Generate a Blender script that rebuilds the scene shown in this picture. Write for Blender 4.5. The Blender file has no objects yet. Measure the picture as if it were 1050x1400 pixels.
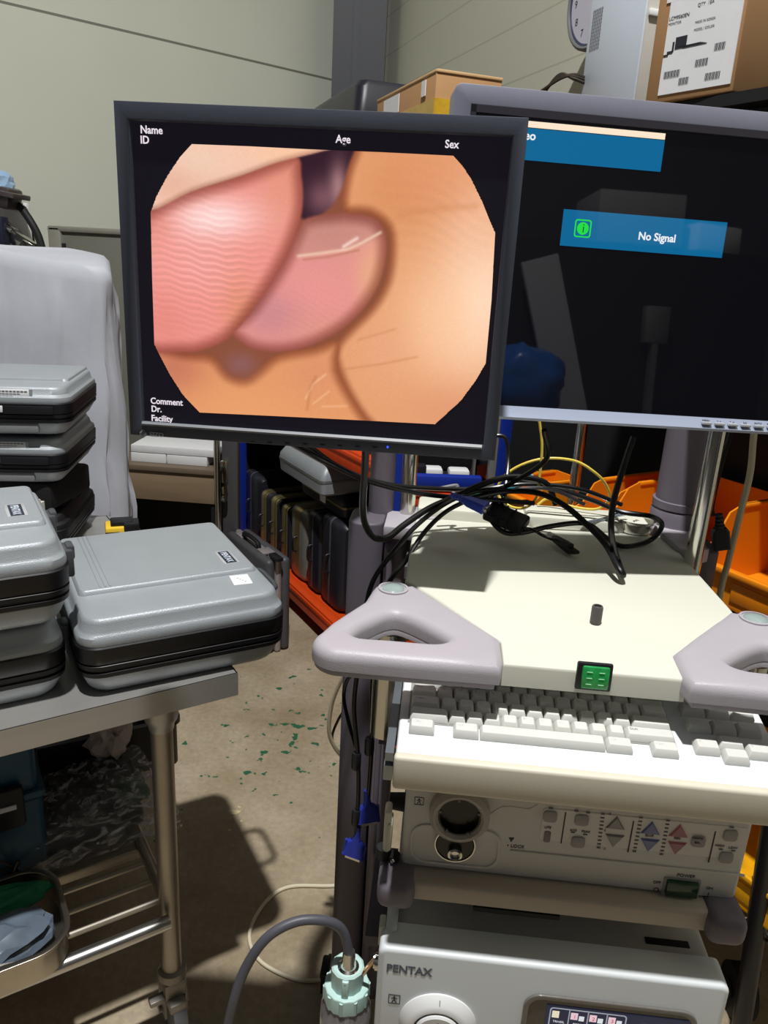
import bpy, bmesh, math, random
import numpy as np
from math import sin, cos, tan, pi, radians, atan2, hypot
from mathutils import Matrix, Vector
random.seed(7)
SC = bpy.context.scene
COL = SC.collection
# ------------------------------------------------------------------ camera
H = 1.5
PITCH, ROLL, YAW = radians(18), radians(3.15), radians(4)
FPX = 1050.0
fw = Vector((0, cos(PITCH), -sin(PITCH))); up = Vector((0, sin(PITCH), cos(PITCH))); rt = Vector((1, 0, 0))
rt, up = cos(ROLL)*rt + sin(ROLL)*up, cos(ROLL)*up - sin(ROLL)*rt
RZ = Matrix.Rotation(YAW, 3, 'Z')
fw, up, rt = RZ@fw, RZ@up, RZ@rt
CAM = Vector((0, 0, H))
cd = bpy.data.cameras.new('camera'); cam = bpy.data.objects.new('camera', cd); COL.objects.link(cam)
cam.matrix_world = Matrix.Translation(CAM) @ Matrix((rt, up, -fw)).transposed().to_4x4()
cd.sensor_fit = 'VERTICAL'; cd.sensor_height = 36; cd.lens = 36*FPX/1400; cd.clip_start = .02
SC.camera = cam
# ------------------------------------------------------------------ light
w = bpy.data.worlds.new('world'); SC.world = w; w.use_nodes = True
w.node_tree.nodes['Background'].inputs[0].default_value = (.95, .97, 1, 1)
w.node_tree.nodes['Background'].inputs[1].default_value = .015
ld = bpy.data.lights.new('ceiling_lamp', 'AREA'); ld.shape = 'DISK'; ld.size = .12; ld.energy = 250; ld.color = (1, .99, .975)
lamp = bpy.data.objects.new('ceiling_lamp', ld); COL.objects.link(lamp); lamp.location = (-.08, .25, 5.2)
SC.view_settings.view_transform = 'Standard'; SC.view_settings.look = 'None'
SC.view_settings.exposure = 0; SC.view_settings.gamma = 1
# ------------------------------------------------------------------ helpers: a ray through the photo met with a plane
def ray(x, y): return (x-525)/FPX*rt + (700-y)/FPX*up + fw
def atz(x, y, z): d = ray(x, y); return CAM + d*((z-H)/d.z)
def aty(x, y, Y): d = ray(x, y); return CAM + d*(Y/d.y)
def atp(x, y, p, n): d = ray(x, y); p = Vector(p); n = Vector(n); return CAM + d*((p-CAM).dot(n)/d.dot(n))
RA = Vector((-.393, 2.754, 0)); RR = Vector((.57, -.82, 0)).normalized(); RN = Vector((.82, .57, 0)).normalized()
def rk(s, off, z): return RA + RR*s + RN*off + Vector((0, 0, z))
RANG = atan2(RR.y, RR.x)
# ------------------------------------------------------------------ materials
def lin(c): return tuple(((v/255)/12.92 if v/255 <= .04045 else ((v/255+.055)/1.055)**2.4) for v in c)
MATS = {}
def mat(name, rgb, rough=.5, metal=0, noise=.06, scale=40, bump=0, trans=0, alpha=1, emit=None, es=1, coat=0, spec=.5, stretch=None, ior=1.45, bscale=None):
    if name in MATS: return MATS[name]
    m = bpy.data.materials.new(name); MATS[name] = m; m.use_nodes = True
    nt = m.node_tree; N = nt.nodes; L = nt.links; b = N['Principled BSDF']
    c = lin(rgb)
    tc = N.new('ShaderNodeTexCoord'); mp = N.new('ShaderNodeMapping'); L.new(tc.outputs['Object'], mp.inputs[0])
    if stretch: mp.inputs['Scale'].default_value = stretch
    nz = N.new('ShaderNodeTexNoise'); nz.inputs['Scale'].default_value = scale; nz.inputs['Detail'].default_value = 4
    L.new(mp.outputs[0], nz.inputs[0])
    if noise:
        mx = N.new('ShaderNodeMix'); mx.data_type = 'RGBA'
        mx.inputs[6].default_value = (*[v*(1-noise*1.6) for v in c], 1); mx.inputs[7].default_value = (*[min(1, v*(1+noise*1.6)) for v in c], 1)
        L.new(nz.outputs[0], mx.inputs[0]); L.new(mx.outputs[2], b.inputs['Base Color'])
    else: b.inputs['Base Color'].default_value = (*c, 1)
    b.inputs['Roughness'].default_value = rough; b.inputs['Metallic'].default_value = metal
    b.inputs['Transmission Weight'].default_value = trans; b.inputs['Alpha'].default_value = alpha
    b.inputs['Coat Weight'].default_value = coat; b.inputs['Specular IOR Level'].default_value = spec; b.inputs['IOR'].default_value = ior
    if emit: b.inputs['Emission Color'].default_value = (*lin(emit), 1); b.inputs['Emission Strength'].default_value = es
    if bump:
        n2 = N.new('ShaderNodeTexNoise'); n2.inputs['Scale'].default_value = bscale or scale*8; n2.inputs['Detail'].default_value = 3
        L.new(mp.outputs[0], n2.inputs[0])
        bp = N.new('ShaderNodeBump'); bp.inputs['Strength'].default_value = bump; bp.inputs['Distance'].default_value = .001
        L.new(n2.outputs[0], bp.inputs['Height']); L.new(bp.outputs[0], b.inputs['Normal'])
    return m
def glow(name, rgb, s=1):
    if name in MATS: return MATS[name]
    m = bpy.data.materials.new(name); MATS[name] = m; m.use_nodes = True; nt = m.node_tree
    b = nt.nodes['Principled BSDF']; b.inputs['Base Color'].default_value = (0, 0, 0, 1)
    b.inputs['Emission Color'].default_value = (*lin(rgb), 1); b.inputs['Emission Strength'].default_value = s; b.inputs['Roughness'].default_value = .3; b.inputs['Specular IOR Level'].default_value = .1
    return m
BLACK = mat('black_plastic', (26, 26, 30), .45, bump=.15)
DBLK = mat('dull_black', (18, 18, 20), .7)
RUBBER = mat('black_rubber', (22, 22, 24), .6)
CABLE = mat('black_cable', (20, 20, 22), .28, noise=.02)
CREAM = mat('cream_enamel', (210, 210, 196), .5, noise=.02, scale=6, bump=.08, bscale=900)
LILAC = mat('lilac_grey_plastic', (172, 167, 174), .42, noise=.03, scale=20, bump=.25, bscale=700)
LILACD = mat('dark_lilac_plastic', (112, 105, 116), .55, noise=.05, scale=20, bump=.15, bscale=700)
POSTM = mat('post_grey', (92, 86, 96), .55, noise=.06, scale=12, stretch=(1, 1, .1))
CHROME = mat('chrome', (205, 203, 196), .16, 1, noise=.05, scale=12)
STEEL = mat('brushed_steel', (178, 176, 172), .38, .6, noise=.08, scale=30, stretch=(.06, 1, 1), bump=.08)
STEELW = mat('worn_steel', (168, 160, 146), .4, .75, noise=.15, scale=10)
GREYALU = mat('dull_aluminium', (150, 150, 152), .45, .6, noise=.1)
SILVER = mat('silver_case_shell', (160, 166, 171), .40, .2, noise=.05, scale=15, bump=.5, bscale=600)
WHITE = mat('white_plastic', (225, 226, 226), .45, noise=.02)
PAPER = mat('paper_label', (228, 229, 230), .7, noise=.03)
INK = mat('dark_ink', (40, 42, 50), .6, noise=0)
INKG = mat('grey_ink', (105, 105, 112), .6, noise=0)
ORANGE = mat('orange_beam_paint', (226, 76, 22), .45, noise=.05)
BLUEP = mat('blue_upright_paint', (22, 48, 150), .45, noise=.05)
BIN = mat('orange_bin_plastic', (236, 138, 18), .4, noise=.05, scale=5)
VGA = mat('blue_connector', (38, 52, 150), .4, noise=.05)
GOLD = mat('brass_trim', (176, 160, 112), .35, .8, noise=.08)
# ------------------------------------------------------------------ mesh builders (bmesh)
def NB(): return bmesh.new()
def rbox(bm, c, s, r=0, seg=2, R=None):
    b2 = bmesh.new(); bmesh.ops.create_cube(b2, size=1); bmesh.ops.scale(b2, vec=s, verts=b2.verts)
    if r: bmesh.ops.bevel(b2, geom=b2.edges[:], offset=min(r, min(s)*.49), segments=seg, profile=.5, affect='EDGES', clamp_overlap=True)
    M = Matrix.Translation(c) @ (R.to_4x4() if R else Matrix())
    b2.transform(M); merge(bm, b2); return bm
def merge(bm, b2):
    me = bpy.data.meshes.new('t'); b2.to_mesh(me); b2.free(); bm.from_mesh(me); bpy.data.meshes.remove(me)
def cyl(bm, p, q, r, r2=None, n=20, cap=True):
    p = Vector(p); q = Vector(q); d = q-p; L = d.length; r2 = r if r2 is None else r2
    b2 = bmesh.new(); bmesh.ops.create_cone(b2, cap_ends=cap, segments=n, radius1=r, radius2=r2, depth=L)
    M = Matrix.Translation((p+q)/2) @ d.to_track_quat('Z', 'Y').to_matrix().to_4x4()
    b2.transform(M); merge(bm, b2); return bm
def sph(bm, c, r, s=(1, 1, 1), n=16):
    b2 = bmesh.new(); bmesh.ops.create_uvsphere(b2, u_segments=n, v_segments=n//2+2, radius=r); bmesh.ops.scale(b2, vec=s, verts=b2.verts)
    b2.transform(Matrix.Translation(c)); merge(bm, b2); return bm
def lathe(bm, prof, c=(0, 0, 0), n=32, R=None):
    b2 = bmesh.new(); rings = []
    for r, z in prof: rings.append([b2.verts.new((r*cos(2*pi*i/n), r*sin(2*pi*i/n), z)) for i in range(n)] if r > 1e-6 else [b2.verts.new((0, 0, z))])
    for a, b in zip(rings, rings[1:]):
        for i in range(n):
            j = (i+1) % n
            if len(a) == 1 and len(b) == 1: continue
            if len(a) == 1: b2.faces.new((a[0], b[i], b[j]))
            elif len(b) == 1: b2.faces.new((a[i], a[j], b[0]))
            else: b2.faces.new((a[i], a[j], b[j], b[i]))
    bmesh.ops.recalc_face_normals(b2, faces=b2.faces)
    b2.transform(Matrix.Translation(c) @ (R.to_4x4() if R else Matrix())); merge(bm, b2); return bm
def prism(bm, outer, z0, z1, holes=(), r=0, seg=3, M=None, both=False):
    b2 = bmesh.new(); ed = []
    for loop in [outer, *holes]:
        vs = [b2.verts.new((p[0], p[1], z0)) for p in loop]
        ed += [b2.edges.new((vs[i], vs[(i+1) % len(vs)])) for i in range(len(vs))]
    if holes: bmesh.ops.triangle_fill(b2, edges=ed, use_beauty=True)
    else: b2.faces.new(b2.verts[:])
    fs = b2.faces[:]
    ex = bmesh.ops.extrude_face_region(b2, geom=fs)
    tv = [g for g in ex['geom'] if isinstance(g, bmesh.types.BMVert)]
    for v in tv: v.co.z = z1
    bmesh.ops.recalc_face_normals(b2, faces=b2.faces)
    if r:
        sel = []
        for e in b2.edges:
            if len(e.link_faces) == 2 and abs(e.verts[0].co.z-e.verts[1].co.z) < 1e-6 and e.calc_face_angle(0) > .8:
                if both or abs(e.verts[0].co.z-z1) < 1e-6: sel.append(e)
        bmesh.ops.bevel(b2, geom=sel, offset=r, segments=seg, profile=.5, affect='EDGES', clamp_overlap=True)
    if M: b2.transform(M)
    merge(bm, b2); return bm
def ringprism(bm, outer, hole, z0, z1, r, seg=5):
    b2 = bmesh.new()
    def norms(P, sg):
        out = []
        A = sum(P[i][0]*P[(i+1) % len(P)][1]-P[(i+1) % len(P)][0]*P[i][1] for i in range(len(P)))
        sg = sg if A > 0 else -sg
        for i in range(len(P)):
            a = Vector(P[i-1][:2]); b = Vector(P[i][:2]); c = Vector(P[(i+1) % len(P)][:2]); t1 = (b-a).normalized(); t2 = (c-b).normalized()
            n_ = Vector((-t1.y-t2.y, t1.x+t2.x)); n_.normalize(); k = max(.55, n_.dot(Vector((-t1.y, t1.x)))); out.append(n_*(sg/k))
        return out
    def rings(P, sg):
        N_ = norms(P, sg); R_ = []
        prof = [(0, z0), (0, z1-r)]+[(r*(1-cos(pi/2*k/seg)), z1-r+r*sin(pi/2*k/seg)) for k in range(1, seg+1)]
        for off, z in prof: R_.append([b2.verts.new((p[0]+n_.x*off, p[1]+n_.y*off, z)) for p, n_ in zip(P, N_)])
        for a, b in zip(R_, R_[1:]):
            for i in range(len(a)): b2.faces.new((a[i], a[(i+1) % len(a)], b[(i+1) % len(a)], b[i]))
        return R_
    ro = rings(outer, 1); ri = rings(hole, -1)
    for lev in (0, -1):
        ed = []
        for ring in (ro[lev], ri[lev]):
            for i in range(len(ring)):
                e = b2.edges.get((ring[i], ring[(i+1) % len(ring)])) or b2.edges.new((ring[i], ring[(i+1) % len(ring)])); ed.append(e)
        bmesh.ops.triangle_fill(b2, edges=ed, use_beauty=True)
    bmesh.ops.recalc_face_normals(b2, faces=b2.faces); merge(bm, b2); return bm
def rrect(w_, d, r, n=5, cx=0, cy=0):
    r = min(r, w_/2-1e-5, d/2-1e-5); out = []
    for (sx, sy, a0) in ((1, 1, 0), (-1, 1, pi/2), (-1, -1, pi), (1, -1, 3*pi/2)):
        for k in range(n+1):
            a = a0+pi/2*k/n; out.append((cx+sx*(w_/2-r)+r*cos(a), cy+sy*(d/2-r)+r*sin(a)))
    return out
def loft(bm, secs, n=5, M=None):            # secs: (z, width, depth, corner radius)
    b2 = bmesh.new(); rings = [[b2.verts.new((x, y, z)) for x, y in rrect(w_, d, r, n)] for z, w_, d, r in secs]
    k = len(rings[0])
    for a, b in zip(rings, rings[1:]):
        for i in range(k): b2.faces.new((a[i], a[(i+1) % k], b[(i+1) % k], b[i]))
    b2.faces.new(rings[0][::-1]); b2.faces.new(rings[-1])
    if M: b2.transform(M)
    merge(bm, b2); return bm
def spline(P, sub=8):
    P = [Vector(p) for p in P]; out = []
    for i in range(len(P)-1):
        a = P[i-1] if i else P[0]*2-P[1]; b = P[i]; c = P[i+1]; d = P[i+2] if i+2 < len(P) else P[-1]*2-P[-2]
        for k in range(sub):
            t = k/sub; out.append(.5*((2*b)+(c-a)*t+(2*a-5*b+4*c-d)*t*t+(3*b-a-3*c+d)*t**3))
    return out+[P[-1]]
def tube(bm, P, r, n=8, sub=8, flat=1):
    pts = spline(P, sub) if sub > 1 else [Vector(p) for p in P]
    b2 = bmesh.new(); rings = []; nrm = None
    for i, p in enumerate(pts):
        t = (pts[min(i+1, len(pts)-1)]-pts[max(i-1, 0)]).normalized()
        if nrm is None: nrm = t.orthogonal().normalized()
        nrm = (nrm-t*nrm.dot(t)).normalized(); bi = t.cross(nrm)
        rr = r[min(i*len(r)//len(pts), len(r)-1)] if isinstance(r, (list, tuple)) else r
        rings.append([b2.verts.new(p+nrm*(rr*cos(2*pi*k/n))+bi*(rr*flat*sin(2*pi*k/n))) for k in range(n)])
    for a, b in zip(rings, rings[1:]):
        for i in range(n): b2.faces.new((a[i], a[(i+1) % n], b[(i+1) % n], b[i]))
    b2.faces.new(rings[0][::-1]); b2.faces.new(rings[-1])
    merge(bm, b2); return bm
# ------------------------------------------------------------------ objects
WM = {}
def link(o): COL.objects.link(o); return o
def tag(o, label, cat, group=None):
    o['label'] = label; o['category'] = cat
    if group: o['group'] = group
    return o
def thing(name, label, cat, loc=(0, 0, 0), rz=0, group=None, M=None):
    o = link(bpy.data.objects.new(name, None)); o.empty_display_size = .05
    M = M or (Matrix.Translation(loc) @ Matrix.Rotation(rz, 4, 'Z')); o.matrix_world = M; WM[o] = M
    return tag(o, label, cat, group)
def obj(name, bm, m, parent=None, world=False, smooth=35, label=None):
    if world and parent is not None: bm.transform(WM[parent].inverted())
    bmesh.ops.recalc_face_normals(bm, faces=bm.faces)
    me = bpy.data.meshes.new(name); bm.to_mesh(me); bm.free()
    for mm in (m if isinstance(m, (list, tuple)) else [m]): me.materials.append(mm)
    if smooth:
        for p in me.polygons: p.use_smooth = True
        me.set_sharp_from_angle(angle=radians(smooth))
    o = link(bpy.data.objects.new(name, me))
    if parent is not None: o.parent = parent; WM[o] = WM[parent]
    else: WM[o] = Matrix()
    if label: o['label'] = label
    return o
def single(name, bm, m, label, cat, group=None, smooth=35):    # a thing that is one mesh, origin at its base
    zs = min(v.co.z for v in bm.verts); cx = sum(v.co.x for v in bm.verts)/len(bm.verts); cy = sum(v.co.y for v in bm.verts)/len(bm.verts)
    bm.transform(Matrix.Translation((-cx, -cy, -zs)))
    o = obj(name, bm, m, None, smooth=smooth); o.location = (cx, cy, zs); WM[o] = Matrix.Translation((cx, cy, zs))
    return tag(o, label, cat, group)
def struct(name, bm, m, parent=None):
    o = obj(name, bm, m, parent, smooth=0)
    if parent is None: o['kind'] = 'structure'
    return o
def textbm(s, h, M, depth=.0003, align='LEFT', squash=1, bold=0):
    cu = bpy.data.curves.new('t', 'FONT'); cu.body = s; cu.size = h/.70; cu.align_x = align; cu.extrude = depth; cu.resolution_u = 3; cu.offset = bold
    o = bpy.data.objects.new('t', cu); link(o)
    bpy.context.view_layer.update(); me = bpy.data.meshes.new_from_object(o.evaluated_get(bpy.context.evaluated_depsgraph_get()))
    bm = bmesh.new(); bm.from_mesh(me); bpy.data.objects.remove(o); bpy.data.meshes.remove(me); bpy.data.curves.remove(cu)
    bm.transform(M @ Matrix.Diagonal((squash, 1, 1, 1))); return bm
VERT = Matrix.Rotation(pi/2, 4, 'X')         # text plane facing -Y
def T(*a): return Matrix.Translation(a)
def dup(o, parent=None):
    c = o.copy(); link(c)
    if parent is not None: c.parent = parent
    for ch in list(o.children): dup(ch, c)
    WM[c] = WM[o]
    return c

# ================================================================== SETTING
def floor_mat():
    m = bpy.data.materials.new('concrete'); m.use_nodes = True; nt = m.node_tree; N = nt.nodes; L = nt.links; b = N['Principled BSDF']
    tc = N.new('ShaderNodeTexCoord')
    def noise(s, d=6, r=.6):
        n = N.new('ShaderNodeTexNoise'); n.inputs['Scale'].default_value = s; n.inputs['Detail'].default_value = d; n.inputs['Roughness'].default_value = r; L.new(tc.outputs['Object'], n.inputs[0]); return n
    n1 = noise(3.2); r1 = N.new('ShaderNodeValToRGB'); L.new(n1.outputs[0], r1.inputs[0])
    r1.color_ramp.elements[0].position = .3; r1.color_ramp.elements[0].color = (*lin((150, 134, 106)), 1)
    r1.color_ramp.elements[1].position = .72; r1.color_ramp.elements[1].color = (*lin((192, 178, 154)), 1)
    n2 = noise(60, 8, .7); r2 = N.new('ShaderNodeValToRGB'); L.new(n2.outputs[0], r2.inputs[0])
    r2.color_ramp.elements[0].position = .25; r2.color_ramp.elements[0].color = (.62, .62, .62, 1); r2.color_ramp.elements[1].position = .75; r2.color_ramp.elements[1].color = (1.12, 1.1, 1.08, 1)
    mx = N.new('ShaderNodeMix'); mx.data_type = 'RGBA'; mx.blend_type = 'MULTIPLY'; mx.inputs[0].default_value = .8
    L.new(r1.outputs[0], mx.inputs[6]); L.new(r2.outputs[0], mx.inputs[7])
    # green paint drips, thickest on one patch of the floor
    n3 = noise(26, 2, .5); n4 = noise(9, 2, .5)
    sx = N.new('ShaderNodeVectorMath'); sx.operation = 'DISTANCE'; L.new(tc.outputs['Object'], sx.inputs[0]); sx.inputs[1].default_value = (-.42, 2.15, 0)
    mr = N.new('ShaderNodeMapRange'); L.new(sx.outputs['Value'], mr.inputs[0]); mr.inputs[1].default_value = .1; mr.inputs[2].default_value = .75; mr.inputs[3].default_value = .05; mr.inputs[4].default_value = -.12
    a1 = N.new('ShaderNodeMath'); a1.operation = 'MULTIPLY_ADD'; L.new(n4.outputs[0], a1.inputs[0]); a1.inputs[1].default_value = .25; L.new(n3.outputs[0], a1.inputs[2])
    a2 = N.new('ShaderNodeMath'); L.new(a1.outputs[0], a2.inputs[0]); L.new(mr.outputs[0], a2.inputs[1])
    r3 = N.new('ShaderNodeValToRGB'); L.new(a2.outputs[0], r3.inputs[0]); r3.color_ramp.elements[0].position = .80; r3.color_ramp.elements[1].position = .825
    m2 = N.new('ShaderNodeMix'); m2.data_type = 'RGBA'; L.new(r3.outputs[0], m2.inputs[0]); L.new(mx.outputs[2], m2.inputs[6]); m2.inputs[7].default_value = (*lin((42, 96, 66)), 1)
    L.new(m2.outputs[2], b.inputs['Base Color']); b.inputs['Roughness'].default_value = .55
    bp = N.new('ShaderNodeBump'); bp.inputs['Strength'].default_value = .25; bp.inputs['Distance'].default_value = .003; L.new(n2.outputs[0], bp.inputs['Height']); L.new(bp.outputs[0], b.inputs['Normal'])
    return m
bm = NB(); rbox(bm, (0, 2.0, -.05), (9, 8.6, .1)); struct('floor', bm, floor_mat())
def wall_mat(name, rgb, spacing, off, dark):
    m = mat(name, rgb, .6, noise=.03, scale=2.5, bump=.25, bscale=60); nt = m.node_tree; N = nt.nodes; L = nt.links; b = N['Principled BSDF']
    g = N.new('ShaderNodeNewGeometry'); sp = N.new('ShaderNodeSeparateXYZ'); L.new(g.outputs['Position'], sp.inputs[0])
    a = N.new('ShaderNodeMath'); a.operation = 'ADD'; L.new(sp.outputs[2], a.inputs[0]); a.inputs[1].default_value = off
    q = N.new('ShaderNodeMath'); q.operation = 'PINGPONG'; L.new(a.outputs[0], q.inputs[0]); q.inputs[1].default_value = spacing/2
    c = N.new('ShaderNodeMath'); c.operation = 'LESS_THAN'; L.new(q.outputs[0], c.inputs[0]); c.inputs[1].default_value = .006 if spacing > 1 else .0035
    src = b.inputs['Base Color'].links[0].from_socket
    mx = N.new('ShaderNodeMix'); mx.data_type = 'RGBA'; L.new(c.outputs[0], mx.inputs[0]); L.new(src, mx.inputs[6]); mx.inputs[7].default_value = (*lin(dark), 1)
    L.new(mx.outputs[2], b.inputs['Base Color']); return m
C0 = Vector((-.70, 5.35, 0)); DL = Vector((-.7071, -.7071, 0)); DR = Vector((.41, -.912, 0)).normalized(); NR = Vector((-DR.y, DR.x, 0))
def wallbox(p, d, L_, h, t, nrm):
    bm = NB(); R = Matrix.Rotation(atan2(d.y, d.x), 3, 'Z'); c = p+d*L_/2-nrm*t/2+Vector((0, 0, h/2)); rbox(bm, c, (L_, t, h), R=R); return bm
struct('wall_left', wallbox(C0, DL, 4.6, 4.6, .1, Vector((.7071, -.7071, 0))), wall_mat('wall_panel_left', (216, 219, 204), 2.6, .06, (128, 128, 116)))
struct('wall_right', wallbox(C0+NR*.12, DR, 6.5, 4.6, .1, -NR), wall_mat('wall_panel_right', (206, 205, 188), .21, .06, (186, 184, 166)))
PLW = mat('pale_wall', (66, 67, 70), .7, noise=.04, scale=2)
for nm, c_, d_ in (('wall_back', (0, -2.35, 2.8), (8.4, .1, 5.6)), ('wall_side', (-4.25, 1.6, 2.8), (.1, 8, 5.6)), ('wall_east', (4.25, 1.6, 2.8), (.1, 8, 5.6)), ('wall_far', (0, 6.35, 2.8), (8.4, .1, 5.6)), ('ceiling', (0, 2.0, 5.65), (9, 8.8, .1))):
    bm = NB(); rbox(bm, c_, d_); struct(nm, bm, PLW)
bm = NB()
cc = Vector((-.635, 4.95, 0)); R = Matrix.Rotation(radians(8), 3, 'Z')
rbox(bm, cc+Vector((0, 0, 2.3)), (.30, .016, 4.6), R=R); rbox(bm, cc+Vector((.0, .0, 2.3))+R@Vector((.14, .1, 0)), (.016, .2, 4.6), R=R)
rbox(bm, cc+Vector((.0, .0, 2.3))+R@Vector((-.14, .1, 0)), (.016, .2, 4.6), R=R); rbox(bm, cc+R@Vector((-.02, -.012, 2.3)), (.03, .012, 4.6), R=R)
struct('trim_1', bm, mat('dark_steel_column', (78, 80, 86), .5, noise=.05))

# ================================================================== EQUIPMENT CART
CART = thing('equipment_cart', 'grey and cream wheeled endoscopy cart carrying both monitors, keyboard and processors', 'cart', (.18, 1.05, 0))
def cpart(name, bm, m, label=None, parent=None, smooth=35): return obj(name, bm, m, parent or CART, True, smooth, label)
# top cover
bm = NB(); b2 = bmesh.new()
outl = [(-.033, 1.215), (-.033, .94), (-.02, .93), (.086, .80), (.086, .752), (.282, .752), (.290, .80), (.388, .925), (.388, .94), (.376, 1.215)]
vs = [b2.verts.new((x, y, 1.066)) for x, y in outl]; f = b2.faces.new(vs)
ex = bmesh.ops.extrude_face_region(b2, geom=[f]); tv = [g for g in ex['geom'] if isinstance(g, bmesh.types.BMVert)]
for v in tv: v.co.z = 1.10
bmesh.ops.bisect_plane(b2, geom=b2.verts[:]+b2.edges[:]+b2.faces[:], plane_co=(0, .905, 0), plane_no=(0, 1, 0))
bmesh.ops.bisect_plane(b2, geom=b2.verts[:]+b2.edges[:]+b2.faces[:], plane_co=(0, .80, 0), plane_no=(0, 1, 0))
for v in b2.verts:
    if v.co.z > 1.08 and v.co.y < .905: v.co.z = 1.10-.007*(.905-v.co.y)/.153
bmesh.ops.recalc_face_normals(b2, faces=b2.faces)
sel = [e for e in b2.edges if len(e.link_faces) == 2 and e.calc_face_angle(0) > .6 and min(e.verts[0].co.z, e.verts[1].co.z) > 1.085]
bmesh.ops.bevel(b2, geom=sel, offset=.004, segments=3, profile=.5, affect='EDGES'); merge(bm, b2)
# raised ledge along the back with a notch
rbox(bm, (.035, 1.25, 1.093), (.13, .07, .048), .006); rbox(bm, (.25, 1.25, 1.093), (.20, .07, .048), .006); rbox(bm, (.13, 1.265, 1.088), (.10, .04, .04), .005)
COVER = cpart('top_cover', bm, CREAM, 'cream enamelled top cover')
# knob on the cover
p = atz(814, 851, 1.099); bm = NB()
lathe(bm, [(.0, .0), (.0068, 0), (.0068, .020), (.0060, .022), (.0045, .022), (.0045, .019), (0, .019)], p)
cpart('knob', bm, mat('knob_grey', (88, 82, 82), .5), 'short dark grey knob on the cover')
# power rocker on the front lip
bm = NB(); sxc = aty(812, 925, .751); MSW = T(sxc.x, .7515, sxc.z) @ Matrix.Rotation(radians(-4), 4, 'X')
rbox(bm, (0, 0, 0), (.038, .006, .032), .002); bm.transform(MSW); sw = cpart('power_switch', bm, BLACK, 'black framed switch with green rocker')
bm = NB(); rbox(bm, (.001, -.003, 0), (.029, .006, .026), .002); bm.transform(MSW)
obj('switch_rocker', bm, mat('lit_green', (38, 140, 72), .15, noise=.3, scale=120, emit=(30, 170, 75), es=.12, coat=.5), sw, True)
bm = NB()
for k in range(3):
    for q in (-.006, .007): rbox(bm, (q, -.0063, -.007+k*.007), (.006, .0006, .0007))
bm.transform(MSW); obj('switch_marks', bm, mat('pale_green_mark', (170, 235, 190), .4, noise=0), sw, True)
# the two grab handles
def arc(cx, cy, r, a0, a1, n=8): return [(cx+r*cos(radians(a0+(a1-a0)*k/n)), cy+r*sin(radians(a0+(a1-a0)*k/n))) for k in range(n+1)]
h_out = [(-.020, .935)]+arc(-.046, .910, .028, 50, 175)+[(-.080, .872), (-.098, .835), (-.112, .805)]+arc(-.092, .762, .033, 150, 265, 9)+[(-.02, .729), (.03, .730), (.082, .731), (.086, .752), (.086, .80)]
h_in = [(-.083, .783), (-.074, .803), (-.055, .829), (-.046, .838), (-.034, .841), (-.012, .827), (.020, .797), (.024, .787), (.016, .779), (0, .776), (-.04, .776), (-.072, .775)]
def mir(P): return [(.362-x, y) for x, y in P][::-1]
for k, (o_, i_) in enumerate(((h_out, h_in), (mir(h_out), mir(h_in)))):
    i_ = [(q.x, q.y) for q in spline([Vector((*p_, 0)) for p_ in i_+[i_[0]]], 3)][:-1]
    bm = NB(); ringprism(bm, o_, i_, 1.078, 1.101, .013, 6)
    cxo = sum(p_[0] for p_ in o_)/len(o_); cyo = sum(p_[1] for p_ in o_)/len(o_)
    ringprism(bm, [(cxo+(x-cxo)*.965, cyo+(y-cyo)*.965+.001) for x, y in o_], i_, 1.070, 1.0785, .003, 2)
    hd = cpart('grab_handle', bm, LILAC)
    bx = -.046 if k == 0 else .408
    bm = NB(); lathe(bm, [(.0, .0), (.0195, 0), (.0195, .0025), (.0165, .003), (.016, .0012), (.0, .0012)], (bx, .909, 1.1005)); obj('button_ring', bm, LILAC, hd, True)
    bm = NB(); lathe(bm, [(0, 0), (.0145, 0), (.0145, .001), (.011, .0035), (.006, .0045), (0, .005)], (bx, .909, 1.1015))
    obj('button', bm, mat('pale_green_button', (150, 165, 162), .2, coat=.6, noise=0), hd, True)
    bm = NB(); cyl(bm, (bx, .89, 1.052), (bx, .89, .90), .019); obj('chrome_stub', bm, CHROME, hd, True)
# posts at the back corners
for sx, x0, py_ in ((1, -.110, 1.205), (-1, .445, 1.265)):
    bm = NB(); prism(bm, rrect(.058, .09, .022, 4, x0, py_), .08, 1.10 if sx > 0 else 1.075, r=.004)
    po = cpart('post', bm, POSTM)
    bm = NB(); prism(bm, rrect(.034, .07, .006, 3, x0+sx*.049, py_-.005), .10, 1.06, r=.003); prism(bm, rrect(.010, .012, .004, 3, x0+sx*.042, py_-.042), .10, 1.055)
    obj('post_channel', bm, LILACD, po, True, label='paler lilac channel beside the dark post')
    if sx < 0: continue
    bm = NB(); rbox(bm, (x0+sx*.055, 1.19, 1.092), (.05, .085, .022), .004); rbox(bm, (x0+sx*.095, 1.235, 1.094), (.05, .06, .018), .003)
    obj('corner_bracket', bm, LILAC, po, True)
p = aty(902, 715, 1.19); bm = NB()
prism(bm, [(.375, 1.14), (.395, 1.125), (.425, 1.15), (.425, 1.30), (.36, 1.30), (.365, 1.22)], 1.085, 1.108, r=.003); cpart('corner_bracket', bm, LILAC)
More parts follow.
